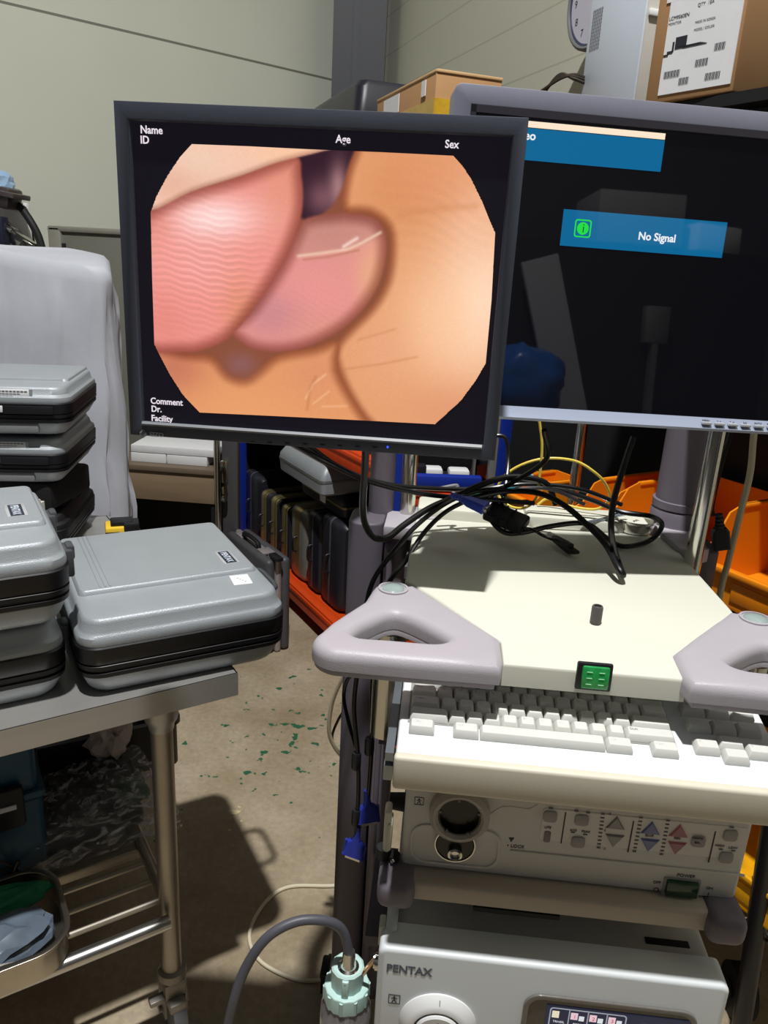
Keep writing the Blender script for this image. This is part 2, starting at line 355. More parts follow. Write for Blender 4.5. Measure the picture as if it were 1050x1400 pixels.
# monitor supports
bm = NB(); cyl(bm, (-.092, 1.235, 1.09), (-.092, 1.235, 1.47), .021, n=24); tube(bm, [(-.092, 1.235, 1.46), (-.092, 1.22, 1.50), (-.12, 1.15, 1.50), (-.16, 1.04, 1.48), (-.16, .985, 1.48)], .02, 12)
cpart('monitor_arm', bm, LILACD)
bm = NB(); cyl(bm, (.408, 1.27, 1.09), (.408, 1.27, 1.30), .041, n=28); tube(bm, [(.408, 1.27, 1.29), (.408, 1.265, 1.38), (.405, 1.22, 1.45), (.40, 1.13, 1.47), (.40, 1.085, 1.47)], .038, 16)
ma = cpart('monitor_arm', bm, LILACD)
bm = NB(); lathe(bm, [(.041, 0), (.046, 0), (.046, .045), (.043, .05), (.041, .05)], (.408, 1.27, 1.085)); lathe(bm, [(.041, 0), (.045, 0), (.045, .012), (.041, .013)], (.408, 1.27, 1.137)); obj('arm_collar', bm, LILACD, ma, True)
bm = NB(); cyl(bm, (-.047, 1.225, 1.10), (-.047, 1.225, 1.45), .0125, n=20); cpart('chrome_pole', bm, CHROME)
bm = NB(); cyl(bm, (.3865, 1.10, .62), (.3865, 1.10, 1.31), .0125, n=20); cpart('chrome_pole', bm, CHROME)
# keyboard drawer tray
bm = NB(); rbox(bm, (.182, .679, .9975), (.41, .012, .040), .004, 3); rbox(bm, (.182, .83, .982), (.406, .30, .008)); TRAY = cpart('drawer_tray', bm, mat('aged_cream', (210, 205, 188), .5, noise=.02, scale=6))
bm = NB(); rbox(bm, (-.030, .84, .995), (.006, .28, .028)); rbox(bm, (-.029, .70, .982), (.010, .012, .018)); rbox(bm, (-.0285, .80, 1.005), (.009, .22, .01)); obj('slide_rail', bm, mat('zinc', (150, 158, 165), .4, .8), TRAY, True)
bm = NB(); rbox(bm, (.394, .84, .995), (.006, .28, .028)); obj('slide_rail', bm, MATS['zinc'], TRAY, True)
# shelf under the upper processor
SHELF = mat('taupe_shelf', (182, 172, 158), .5, noise=.03)
bm = NB(); rbox(bm, (.18, .915, .803), (.38, .39, .028), .006, 3); SH = cpart('shelf', bm, SHELF)
for x in (-.012, .364):
    bm = NB(); rbox(bm, (x, .735, .803), (.044, .06, .038), .012, 4); obj('corner_bumper', bm, LILACD, SH, True)
bm = NB(); rbox(bm, (.13, .7245, .7855), (.10, .006, .006)); obj('cable_slot', bm, DBLK, SH, True)
bm = NB(); rbox(bm, (.182, .90, .462), (.42, .42, .03), .008, 3); cpart('shelf', bm, SHELF)
for x0 in (-.07, .435):
    for dx, y, z, d in ((.03, 1.12, .80, (.04, .2, .02)), (.03, 1.06, .462, (.04, .2, .02)), (.045, 1.15, 1.05, (.03, .12, .02))):
        bm = NB(); rbox(bm, (x0+(dx if x0 < 0 else -dx), y, z), d); cpart('shelf_bracket', bm, POSTM)
bm = NB(); rbox(bm, (-.105, .98, .105), (.08, .52, .05), .015, 3); rbox(bm, (.47, .98, .105), (.08, .52, .05), .015, 3); rbox(bm, (.18, 1.2, .105), (.5, .07, .04), .01); cpart('base_frame', bm, POSTM)
for x, y in ((-.14, 1.23), (.47, 1.23), (-.105, .76), (.47, .76)):
    bm = NB(); cyl(bm, (x-.014, y, .05), (x+.014, y, .05), .05, n=28); cs = cpart('caster', bm, RUBBER)
    bm = NB(); rbox(bm, (x, y, .085), (.05, .05, .02), .005); rbox(bm, (x-.02, y, .06), (.006, .04, .05)); rbox(bm, (x+.02, y, .06), (.006, .04, .05)); obj('caster_fork', bm, DBLK, cs, True)

# ================================================================== KEYBOARD
KA = radians(9); UN = .0191
KB = thing('keyboard', 'off-white computer keyboard on the pull-out drawer of the cart', 'keyboard', M=T(-.022, .683, 1.0145) @ Matrix.Rotation(KA, 4, 'X'))
KEYW = mat('key_white', (210, 210, 205), .5, noise=.02)
bm = NB(); prism(bm, [(0, 0), (.408, 0), (.408, .165), (0, .165)], -.018, 0, r=.004, seg=3); rbox(bm, (.204, .15, .003), (.408, .03, .008), .003)
obj('keyboard_body', bm, mat('keyboard_white', (216, 220, 222), .5, noise=.01), KB)
bm = NB(); rbox(bm, (.011+UN*7.5, .0975, .0003), (UN*15+.003, UN*5+.002, .0012)); obj('key_well', bm, mat('well_grey', (150, 148, 142), .6), KB)
def keycap(w_, d=UN):
    bm = NB(); a = w_-.0012; b = d-.0012
    loft(bm, [(0, a, b, .0012), (.0035, a, b, .0012), (.0090, a-.0042, b-.0055, .0018), (.0095, a-.0050, b-.0065, .0018)], 3, T(0, 0, 0)); return bm
KPROT = {}
def key(x, row, w_=1, leg=None, dy=0):
    if w_ not in KPROT:
        o = obj('key', keycap(w_*UN), KEYW, KB); KPROT[w_] = o
    else: o = KPROT[w_].copy(); link(o); WM[o] = WM[KB]
    lx = .011+(x+w_/2)*UN; ly = .040+row*UN+dy; o.location = (lx, ly, .0)
    if leg:
        bm = textbm(leg, .0036, T(-w_*UN/2+.0048, .0005, .0094), .0001); l_ = obj('legend', bm, INK, o, smooth=0)
for x, w_ in ((0, 1.5), (2.5, 1.5), (4, 7), (11, 1.5), (13.5, 1.5)): key(x, 0, w_, 'Ctrl' if w_ == 1.5 and x in (0, 13.5) else ('Alt' if w_ == 1.5 else None))
key(0, 1, 2.25, 'Shift')
for k, c in enumerate('ZXCVBNM,./'): key(2.25+k, 1, 1, c)
key(12.25, 1, 2.75, 'Shift'); key(0, 2, 1.75, 'Caps')
for k, c in enumerate("ASDFGHJKL;'"): key(1.75+k, 2, 1, c)
key(12.75, 2, 2.25, 'Enter'); key(0, 3, 1.5, 'Tab')
for k, c in enumerate('QWERTYUIOP[]'): key(1.5+k, 3, 1, c)
key(13.5, 3, 1.5, '\\')
for k, c in enumerate('`1234567890-='): key(k, 4, 1, c)
key(13, 4, 2, None)
NX = 15.95
key(NX, 0, 1.42, '<', .5*UN); key(NX+1.42, 0, 1.42, 'v', -.05*UN); key(NX+1.42, 1, 1.42, '^', -.05*UN); key(NX+2.84, 0, 1.42, '>', .5*UN)
for k in range(3): key(NX+k*1.42, 2, 1.42, ['Del', 'End', 'Dn'][k], .25*UN); key(NX+k*1.42, 3, 1.42, ['Ins', 'Hm', 'Up'][k], .6*UN)

# ================================================================== UPPER PROCESSOR
PG = mat('processor_grey', (205, 203, 200), .5, noise=.02, scale=10, bump=.1, bscale=800)
PR = thing('video_processor', 'grey video processor with round socket and coloured arrow buttons under the keyboard drawer', 'processor', (.18, .74, .819))
def pp(name, bm, m, par=None, label=None, smooth=35): return obj(name, bm, m, par or PR, True, smooth, label)
FY = .742
def f2(x, y, Y=FY): return aty(x, y, Y)
x0, x1 = f2(550, 1150).x, f2(1012, 1200).x
bm = NB(); prism(bm, rrect(x1-x0, .15, .008, 4, (x0+x1)/2, .819+.075), 0, .012, r=.004, seg=3, M=T(0, FY+.012, 0) @ Matrix.Rotation(pi/2, 4, 'X'))
FR = pp('front_panel', bm, PG)
bm = NB(); rbox(bm, ((x0+x1)/2, FY+.012+.15, .893), (x1-x0-.006, .30, .142), .004); pp('housing', bm, mat('housing_grey', (188, 186, 182), .5))
rx = Matrix.Rotation(pi/2, 3, 'X')
# recess around the sockets: a shallow raised rim
rc = f2(622, 1155)
def frame2d(P, Q, y0, y1, M=None): pass
bm = NB(); prism(bm, rrect(.105, .055, .018, 6, rc.x, rc.z-.002), -FY, -FY+.002, [rrect(.099, .049, .016, 6, rc.x, rc.z-.002)[::-1]], r=.0008, seg=2, M=rx.to_4x4() @ Matrix.Identity(4)); pp('recess_rim', bm, PG, FR)
c = f2(628, 1108); bm = NB(); lathe(bm, [(.024, 0), (.0345, 0), (.0345, .012), (.030, .016), (.0275, .016), (.024, .012), (.024, 0)], (c.x, FY, c.z), 40, rx); SK = pp('scope_socket', bm, mat('socket_ring', (165, 160, 152), .45))
bm = NB(); lathe(bm, [(0, .003), (.022, .003), (.0225, .0125), (.0272, .0125), (.0272, .004), (0, .002)], (c.x, FY, c.z), 40, rx); obj('socket_mouth', bm, mat('gloss_black', (12, 12, 13), .25), SK, True)
bm = NB()
for a in (20, 95, 165, 235, 300): rbox(bm, (c.x+.0245*cos(radians(a)), FY-.0125, c.z+.0245*sin(radians(a))), (.006, .003, .003), R=Matrix.Rotation(-radians(a), 3, 'Y'))
obj('socket_tabs', bm, mat('tab_grey', (96, 92, 90), .4), SK, True)
c = f2(622, 1152); bm = NB(); lathe(bm, [(0, 0), (.0225, 0), (.0225, .003), (.0215, .004), (0, .004)], (c.x, FY, c.z), 40, rx); LK = pp('light_socket', bm, MATS['gloss_black'])
bm = NB(); lathe(bm, [(.0225, 0), (.0238, 0), (.0238, .005), (.0225, .005)], (c.x, FY, c.z), 40, rx); obj('socket_ring', bm, CHROME, LK, True)
c = f2(622, 1161); bm = NB(); lathe(bm, [(0, .004), (.0085, .004), (.0085, .010), (.006, .011), (.0055, .007), (0, .007)], (c.x, FY, c.z), 24, rx); obj('light_port', bm, CHROME, LK, True)
# patient symbol
def symbol(px, py, Y, par, s, m=INK):
    c = f2(px, py, Y); bm = NB()
    for a, b, ww, hh in ((0, 1, 2, .16), (0, -1, 2, .16)): rbox(bm, (c.x, Y-.0002, c.z+b*s), (s*2, .0004, s*.14))
    for a in (-1, 1): rbox(bm, (c.x+a*s, Y-.0002, c.z), (s*.14, .0004, s*2))
    sph(bm, (c.x, Y-.0002, c.z+s*.58), s*.17, (1, .1, 1), 8); rbox(bm, (c.x, Y-.0002, c.z+.12*s), (s*.2, .0004, s*.7))
    for a in (-1, 1):
        rbox(bm, (c.x+a*s*.22, Y-.0002, c.z-s*.45), (s*.16, .0004, s*.75), R=Matrix.Rotation(-a*.5, 3, 'Y')); rbox(bm, (c.x+a*s*.3, Y-.0002, c.z+s*.2), (s*.55, .0004, s*.12), R=Matrix.Rotation(a*.5, 3, 'Y'))
    return obj('patient_symbol', bm, m, par, True, 0)
symbol(573, 1095, FY, FR, .005)
def lab(s, px, py, h, par, Y=FY, m=INK, al='CENTER', sq=1, bold=0):
    c = f2(px, py, Y); return obj('lettering', textbm(s, h, T(c.x, Y-.0004, c.z-h/2) @ VERT, .0002, al, sq, bold), m, par, True, 0)
def plate(px, py, wd, hh, r, y0, th, m, name, par, Y=FY):
    c = f2(px, py, Y); bm = NB(); prism(bm, rrect(wd, hh, r, 4, c.x, c.z), -(Y+y0), -(Y+y0)+th, r=min(.0006, th*.4), seg=2, M=rx.to_4x4()); return obj(name, bm, m, par, True)
bl, br = f2(738, 1122), f2(1022, 1160)
bm = NB(); prism(bm, rrect(br.x-bl.x-.004, .044, .005, 4, (bl.x+br.x)/2, f2(880, 1140).z), -FY, -FY+.001, r=.0005, seg=1, M=rx.to_4x4()); PB = pp('button_panel', bm, mat('panel_light', (214, 212, 208), .5, noise=.01))
BTN = mat('button_grey', (150, 148, 150), .45)
for px, py in ((770, 1131), (862, 1143), (973, 1157)): bm = NB(); q = f2(px, py); rbox(bm, (q.x, FY-.001, q.z), (.0014, .0008, .043)); obj('divider', bm, INK, PB, True, 0)
for px, py in ((752, 1115), (795, 1120), (790, 1150), (954, 1149), (998, 1141), (992, 1171)): plate(px, py, .0155, .0145, .004, -.001, .002, BTN, 'push_button', PB)
def tri(px, py, sgn, m, rim):
    c = f2(px, py); s = .0095
    for k, (sc_, th, mm) in enumerate(((1.12, .0012, rim), (.95, .0022, m))):
        bm = NB(); P = [(c.x-s*sc_, c.z-sgn*s*.75*sc_), (c.x+s*sc_, c.z-sgn*s*.75*sc_), (c.x, c.z+sgn*s*.85*sc_)]
        if sgn < 0: P = P[::-1]
        prism(bm, P, -FY+.001, -FY+.001+th, r=.0004, seg=1, M=rx.to_4x4()); o = obj('arrow_rim' if k == 0 else 'arrow_button', bm, mm, PB, True)
BB = mat('blue_button', (120, 128, 165), .4); RB = mat('red_button', (160, 118, 128), .4)
BRm = mat('blue_rim', (92, 112, 172), .4); RRm = mat('red_rim', (190, 110, 125), .4); GRm = mat('grey_rim', (120, 118, 120), .4)
for px, py, sg, m, rim in ((842, 1124, 1, BTN, GRm), (839, 1148, -1, BTN, GRm), (890, 1131, 1, BB, BRm), (887, 1154, -1, BB, BRm), (928, 1135, 1, RB, RRm), (924, 1158, -1, RB, RRm)): tri(px, py, sg, m, rim)
IMK = mat('indicator_dark', (86, 84, 92), .5, noise=0)
for (ax, ay, bx_, by) in ((824, 1112, 818, 1158), (876, 1117, 867, 1163), (913, 1121, 904, 1167)):
    bm = NB()
    for k in range(10): q = f2(ax+(bx_-ax)*k/9, ay+(by-ay)*k/9); rbox(bm, (q.x, FY-.0012, q.z), (.0042, .0006, .0017))
    obj('level_scale', bm, IMK, PB, True, 0)
for px, py in ((753, 1104), (788, 1108), (804, 1110), (783, 1137), (800, 1140), (1000, 1130), (985, 1160), (1002, 1162)): bm = NB(); q = f2(px, py); rbox(bm, (q.x, FY-.0012, q.z), (.0045, .0006, .0018)); obj('indicator', bm, IMK, PB, True, 0)
plate(748, 1143, .0075, .0155, .002, -.001, .0006, mat('life_grey', (120, 114, 116), .5), 'life_indicator', PB)
for s, px, py, h in (('LIFE', 749, 1131, .0032), ('AVE', 784, 1135, .0030), ('PEAK', 801, 1137, .0030), ('+5', 833, 1112, .0028), ('0', 827, 1135, .0028), ('-5', 826, 1160, .0028), ('BLUE', 888, 1142, .003), ('RED', 926, 1146, .003), ('HIGH', 984, 1156, .003), ('LOW', 1002, 1159, .003), ('WHITE', 954, 1146, .0026), ('BAL.', 954, 1152, .0026)):
    lab(s, px, py, h, PB, FY-.0012 if s not in ('WHITE', 'BAL.') else FY-.0032)
lab('LOCK', 698, 1156, .0042, FR, al='LEFT')
bm = NB(); q = f2(699, 1148); prism(bm, [(q.x-.0032, q.z+.003), (q.x, q.z-.0035), (q.x+.0032, q.z+.003)][::-1], -FY, -FY+.0004, M=rx.to_4x4()); sph(bm, (f2(698, 1156).x-.003, FY, f2(698, 1156).z), .0009); pp('lock_arrow', bm, INK, FR)
bm = NB(); a, b_ = f2(697, 1162), f2(1018, 1197); rbox(bm, ((a.x+b_.x)/2, FY-.0006, (a.z+b_.z)/2), (b_.x-a.x, .0025, .003), .001); pp('panel_ridge', bm, PG, FR)
a = f2(700, 1096); bm = NB(); tube(bm, [f2(672, 1112), f2(685, 1104), f2(700, 1103), f2(722, 1106), f2(735, 1100)], .0009, 6); pp('panel_ridge', bm, PG, FR)
q = f2(931, 1213); plate(931, 1213, .042, .026, .002, 0, .0015, mat('switch_bezel', (150, 150, 148), .5), 'switch_bezel', FR)
bm = NB(); rbox(bm, (q.x, FY-.003, q.z+.0005), (.036, .006, .021), .0015); obj('power_switch', bm, mat('dark_green', (10, 62, 36), .25, noise=.05, coat=.4), FR, True, label='dark green power rocker')
for s, px, py, h in (('POWER', 938, 1197, .0042), ('OFF', 898, 1206, .0036), ('O', 897, 1216, .006), ('ON', 970, 1214, .0036), ('I', 968, 1223, .006)): lab(s, px, py, h, FR)
# left side: knob, clamp lever
bm = NB(); q = f2(543, 1126, .76); cyl(bm, (x0+.002, .80, q.z), (x0-.02, .80, q.z), .012, .010, 20); pp('side_knob', bm, RUBBER)
LV = thing('clamp', 'cream lever clamp standing on the shelf left of the upper processor', 'clamp', (-.026, .75, .822))
bm = NB(); a, b_ = aty(533, 1102, .75), aty(527, 1158, .75); rbox(bm, ((a.x+b_.x)/2, .75, (a.z+b_.z)/2), (.008, .02, a.z-b_.z), .003, 3); rbox(bm, ((a.x+b_.x)/2+.003, .75, (a.z+b_.z)/2-.006), (.006, .024, (a.z-b_.z)*.65), .0025, 3); obj('lever', bm, CREAM, LV, True)
bm = NB(); cyl(bm, (b_.x-.002, .748, .823), (b_.x-.002, .748, b_.z+.002), .0085, n=18); cyl(bm, (b_.x+.011, .745, .823), (b_.x+.011, .745, b_.z-.004), .007, n=18); obj('clamp_base', bm, RUBBER, LV, True)
bm = NB(); sph(bm, (b_.x+.010, .737, .828), .003); obj('screw', bm, CHROME, LV, True)

# ================================================================== LOWER LIGHT SOURCE
LS = thing('light_source', 'pale grey light source with round dial on the bottom cart shelf', 'light source', (.18, .88, .479))
def lp(name, bm, m, par=None, label=None, smooth=35): return obj(name, bm, m, par or LS, True, smooth, label)
PALE = mat('pale_blue_grey', (214, 220, 222), .42, noise=.015, scale=8)
YP = .690
bm = NB(); secs = rrect(.399, .262, .010, 5, .1730, .614)
prism(bm, secs, -(YP+.04), -YP, r=.005, seg=4, M=rx.to_4x4()); LF = lp('front_panel', bm, PALE)
bm = NB(); rbox(bm, (.1755, .91, .612), (.378, .36, .256), .008, 3); lp('housing', bm, mat('housing_taupe', (172, 172, 168), .5))
bm = NB(); q = atz(912, 1289, .740); rbox(bm, (q.x, q.y, .7403), (.052, .010, .002), .001); lp('rating_plate', bm, DBLK)
bm = NB(); rbox(bm, (-.014, .755, .742), (.014, .08, .016), .006, 3); lp('side_grip', bm, PALE)
bm = NB(); rbox(bm, (-.025, .73, .730), (.008, .02, .03), .002); lp('side_tab', bm, CREAM)
bm = NB(); cyl(bm, (-.0205, .745, .665), (-.032, .745, .665), .012, n=20); cyl(bm, (-.032, .745, .665), (-.034, .745, .665), .010, n=20); lp('air_port', bm, [CHROME])
YPF = YP-.0002
c = aty(527, 1322, YP); obj('lettering', textbm('PENTAX', .0115, T(c.x+.001, YPF-.0002, c.z-.006) @ VERT, .0001, 'LEFT', .86, .0005), mat('slate_letter', (98, 106, 124), .5, noise=0), LF, True, 0)
symbol(539, 1366, YPF, LF, .0066)
c = aty(598, 1398, YP); bm = NB(); lathe(bm, [(0, 0), (.046, 0), (.046, .002), (.038, .011), (.032, .013), (.030, .013), (.030, .002), (0, .002)], (c.x, YPF, c.z), 48, rx); DI = lp('dial', bm, WHITE)
bm = NB(); lathe(bm, [(0, .002), (.0298, .002), (.0298, .0115), (.0275, .0115), (.0275, .003), (0, .003)], (c.x, YPF, c.z), 48, rx); obj('dial_ring', bm, MATS['gloss_black'], DI, True)
bm = NB(); lathe(bm, [(0, .003), (.0272, .003), (.0272, .014), (.025, .016), (0, .016)], (c.x, YPF, c.z), 48, rx); obj('dial_cap', bm, WHITE, DI, True)
bm = textbm('LOCK', .0046, T(c.x-.002, YPF-.0165, c.z+.010) @ VERT, .0002); sph(bm, (c.x-.0005, YPF-.0163, c.z+.018), .0012, (1, .2, 1)); obj('lettering', bm, INKG, DI, True, 0)
bm = NB(); rbox(bm, (c.x, YPF-.0085, c.z+.0405), (.0008, .002, .006), R=Matrix.Rotation(radians(-35), 3, 'X')); obj('dial_mark', bm, INKG, DI, True)
# touch screen in a dark bezel
a = aty(716, 1352, YP); sw_, sh_ = .198, .145; cx = a.x+sw_/2+.002; cz = aty(738, 1367, YP).z+.010-sh_/2
bm = NB(); prism(bm, rrect(sw_, sh_, .020, 8, cx, cz), -YPF, -YPF+.003, [rrect(sw_-.012, sh_-.012, .016, 8, cx, cz)[::-1]], r=.001, M=rx.to_4x4()); SB = lp('screen_bezel', bm, mat('smoke_bezel', (108, 104, 100), .22, coat=.6, noise=.1, scale=200))
bm = NB(); prism(bm, rrect(sw_-.011, sh_-.011, .016, 8, cx, cz), -YPF, -YPF+.001, M=rx.to_4x4()); obj('bezel_face', bm, mat('smoke_face', (70, 64, 58), .2, noise=.2, scale=300, coat=.5), SB, True)
TSM = mat('touch_screen_off', (30, 32, 44), .15, noise=0, emit=(34, 38, 60), es=.7)
q0 = aty(750, 1374, YP); ts = NB(); tw, th_ = .164, .11; rbox(ts, (q0.x+tw/2-.002, YPF-.0013, q0.z-th_/2+.003), (tw, .0012, th_), .0004); TS = obj('touch_screen', ts, TSM, LS, True)
YT = YPF-.0022
bm = NB(); prism(bm, rrect(.088, .10, .004, 4, q0.x+.046, q0.z-.05), -YT-.0002, -YT, [rrect(.085, .097, .003, 4, q0.x+.046, q0.z-.05)[::-1]], M=rx.to_4x4())
for k in (1, 2, 3): rbox(bm, (q0.x+.003+k*.0215, YT, q0.z-.05), (.0012, .0004, .096))
obj('menu_frame', bm, glow('menu_silver', (150, 155, 165)), TS, True, 0)
for k in range(4):
    bm = NB(); rbox(bm, (q0.x+.009+k*.0215, YT, q0.z-.010), (.008, .0004, .010)); obj('menu_icon', bm, glow('icon_%s' % ('cream' if k == 0 else 'pink'), (225, 215, 190) if k == 0 else (225, 195, 205)), TS, True, 0)
    if k:
        bm = NB(); rbox(bm, (q0.x+.0175+k*.0215, YT, q0.z-.0125), (.006, .0004, .007)); obj('menu_icon', bm, glow('icon_white', (215, 218, 222)), TS, True, 0)
        obj('lettering', textbm(str(k), .005, T(q0.x+.0095+k*.0215, YT-.0006, q0.z-.0125) @ VERT, .0001, 'CENTER'), glow('icon_red', (200, 60, 80)), TS, True, 0)
    obj('lettering', textbm('scope' if k else 'TRNSIL', .003, T(q0.x+.0135+k*.0215, YT-.0004, q0.z-.022) @ VERT, .0001, 'CENTER'), glow('icon_white', (215, 218, 222)), TS, True, 0)
obj('lettering', textbm('LAMP', .005, T(q0.x+.146, YT-.0004, q0.z-.010) @ VERT, .0001, 'CENTER'), glow('icon_green', (150, 215, 150)), TS, True, 0)
bm = NB(); lathe(bm, [(0, 0), (.013, 0), (.013, .0004), (0, .0004)], (q0.x+.146, YT+.0002, q0.z-.030), 24, rx); obj('lamp_button', bm, glow('lamp_green', (140, 190, 120)), TS, True, 0)
bm = NB(); lathe(bm, [(.014, 0), (.018, 0), (.018, .0004), (.014, .0004)], (q0.x+.113, YT+.0002, q0.z-.027), 24, rx); q = (q0.x+.113, q0.z-.016)
prism(bm, [(q[0]-.006, q[1]-.008), (q[0]+.006, q[1]-.008), (q[0], q[1]+.001)], -YT-.0002, -YT+.0002, M=rx.to_4x4()); obj('level_control', bm, glow('menu_silver', (150, 155, 165)), TS, True, 0)

# ================================================================== MAIN MONITOR
EY = .895
MX0, MX1 = (aty(155, 137, EY).x+aty(177, 600, EY).x)/2, (aty(720, 160, EY).x+aty(680, 625, EY).x)/2
MZ0, MZ1 = (aty(177, 600, EY).z+aty(680, 625, EY).z)/2, (aty(155, 137, EY).z+aty(720, 160, EY).z)/2
MON = thing('monitor', 'black framed square monitor showing close-up fingers, left of the silver monitor', 'monitor', ((MX0+MX1)/2, EY+.03, MZ0))
def mp_(name, bm, m, par=None, label=None, smooth=35): return obj(name, bm, m, par or MON, True, smooth, label)
MF = mat('charcoal_frame', (64, 69, 82), .5, noise=.04, scale=60, bump=.1)
ix0, ix1, iz0, iz1 = MX0+.0165, MX1-.0155, aty(420, 593, EY).z, MZ1-.0185
mw, mh = MX1-MX0, MZ1-MZ0; mcx, mcz = (MX0+MX1)/2, (MZ0+MZ1)/2
bm = NB(); out = [(MX0, MZ0), (MX1, MZ0), (MX1, MZ1), (MX0, MZ1)]; inn = [(ix0, iz0), (ix0, iz1), (ix1, iz1), (ix1, iz0)]
prism(bm, out, -(EY+.035), -EY, [inn], r=.002, seg=2, M=rx.to_4x4()); BZ = mp_('bezel', bm, MF)
bm = NB(); loft(bm, [(0, mw-.006, mh-.006, .006), (.015, mw-.03, mh-.03, .015), (.03, mw*.5, mh*.5, .02)], 4, T(mcx, EY+.034, mcz) @ Matrix.Rotation(-pi/2, 4, 'X')); mp_('back_housing', bm, BLACK)
bm = NB(); rbox(bm, (-.16, EY+.072, 1.48), (.1, .018, .1), .003); mp_('mount_plate', bm, BLACK)
bm = NB(); rbox(bm, (mcx, EY+.010, mcz), (ix1-ix0+.004, .004, iz1-iz0+.004)); SCR = mp_('screen', bm, mat('dark_screen', (12, 11, 16), .35, noise=0, spec=.3, emit=(20, 17, 26), es=.9))
bm = NB(); a = aty(195, 583, EY); b_ = aty(659, 606, EY); prism(bm, [(a.x-.001, iz0-.0035), (b_.x+.001, iz0-.0035), (b_.x, iz0+.0005), (a.x+.003, iz0+.0005)], -(EY+.004), -EY+.0008, M=rx.to_4x4()); rbox(bm, ((a.x+b_.x)/2, EY-.0004, iz0-.0012), (b_.x-a.x, .0038, .0038), R=Matrix.Rotation(pi/4, 3, 'X')); mp_('trim_strip', bm, mat('silver_trim', (112, 117, 123), .45, 0, noise=.02), BZ)
# the live endoscope picture on the screen, coloured point by point
PY = EY+.0072
def S(px, py): q = aty(px, py, PY); return (q.x*1000, q.z*1000)
def smooth_poly(P, sub=4):
    return np.array([(q.x, q.y) for q in spline([Vector((*S(*p), 0)) for p in P+[P[0]]], sub)][:-1])
def sdist(P, X, Z):
    d = np.full(X.shape, 1e9); ins = np.zeros(X.shape, bool); n = len(P)
    for i in range(n):
        a = P[i]; b = P[(i+1) % n]; e = b-a; wx = X-a[0]; wz = Z-a[1]; t = np.clip((wx*e[0]+wz*e[1])/max(e@e, 1e-9), 0, 1)
        d = np.minimum(d, np.hypot(wx-e[0]*t, wz-e[1]*t))
        cnd = (a[1] > Z) != (b[1] > Z); xs = a[0]+(Z-a[1])/(b[1]-a[1]+1e-12)*e[0]; ins ^= cnd & (X < xs)
    return np.where(ins, d, -d)
OCT = [S(*p) for p in ((262, 197), (340, 200), (420, 204), (520, 208), (620, 213), (632, 226), (645, 246), (659, 275), (669, 300), (677, 318), (672, 410), (664, 497), (650, 521), (630, 548), (595, 580), (480, 574), (380, 569), (273, 564), (250, 540), (232, 512), (218, 485), (211, 471), (208, 380), (206, 290), (214, 268), (229, 240), (245, 216))]
ox = np.array(OCT); gx = np.linspace(ox[:, 0].min(), ox[:, 0].max(), 250); gz = np.linspace(ox[:, 1].min(), ox[:, 1].max(), 200)
X, Z = np.meshgrid(gx, gz)
def blob(px, py, rx_, rz_, ang=0):
    cx_, cz_ = S(px, py); a = radians(ang); dx = X-cx_; dz = Z-cz_; u = dx*cos(a)+dz*sin(a); v = -dx*sin(a)+dz*cos(a)
    return np.exp(-((u/(rx_*.78))**2+(v/(rz_*.78))**2))
def sst(a, b, x): t = np.clip((x-a)/(b-a), 0, 1); return t*t*(3-2*t)
img = np.zeros(X.shape+(3,))
def paint(mask, col): img[:] = img*(1-mask[..., None])+np.array(col)*mask[..., None] if np.ndim(col) == 1 else img*(1-mask[..., None])+col*mask[..., None]
def colr(base, *mods):
    c = np.zeros(X.shape+(3,))+np.array(base, float)
    for k, m_ in mods: c = c*(1-m_[..., None])+np.array(k, float)*m_[..., None]
    return c
rng = np.random.RandomState(3)
def shd(c, sd, w_, k): return c*(1-(1-sst(-1, w_, sd))[..., None]*k*np.array((.72, 1.0, 1.08)))
paint(np.ones(X.shape), colr((138, 80, 58)))
gap = smooth_poly([(405, 205), (488, 203), (478, 235), (450, 285), (410, 297)])
paint(sst(-3, 3, sdist(gap, X, Z)), colr((52, 30, 42), ((118, 78, 88), blob(440, 270, 22, 24)), ((160, 118, 120), blob(462, 255, 13, 32, 0))))
palm = smooth_poly([(490, 195), (560, 195), (660, 200), (720, 300), (710, 620), (560, 620), (510, 585), (480, 545), (460, 500), (459, 475), (476, 452), (508, 420), (528, 385), (534, 345), (530, 312), (505, 292), (470, 286), (474, 238)], 3)
sd = sdist(palm, X, Z)
cre = .5+.5*np.sin((Z*.9+.25*X+6*np.sin(X*.05))*.55)
c = colr((226, 158, 112), ((214, 140, 92), blob(550, 260, 70, 60)*.7), ((255, 222, 196), blob(655, 410, 60, 110)*.95), ((250, 200, 160), blob(600, 440, 70, 90)*.7), ((244, 190, 158), blob(650, 300, 40, 60)*.6), ((222, 150, 112), blob(620, 560, 90, 40)*.7), ((232, 165, 128), blob(520, 480, 40, 50)*.6), ((226, 150, 110), blob(600, 250, 60, 40)*.5))
c *= (1-.025*blob(600, 300, 90, 60)[..., None]*cre[..., None]); c = shd(c, sd, 12, .46)
def crease(P, wdt, col, k):
    ln = np.full(X.shape, 1e9); Q = [S(*p) for p in P]
    for a, b in zip(Q, Q[1:]):
        a = np.array(a); b = np.array(b); e = b-a; t = np.clip(((X-a[0])*e[0]+(Z-a[1])*e[1])/(e@e), 0, 1); ln = np.minimum(ln, np.hypot(X-a[0]-e[0]*t, Z-a[1]-e[1]*t))
    return (col, np.exp(-(ln/wdt)**2)*k)
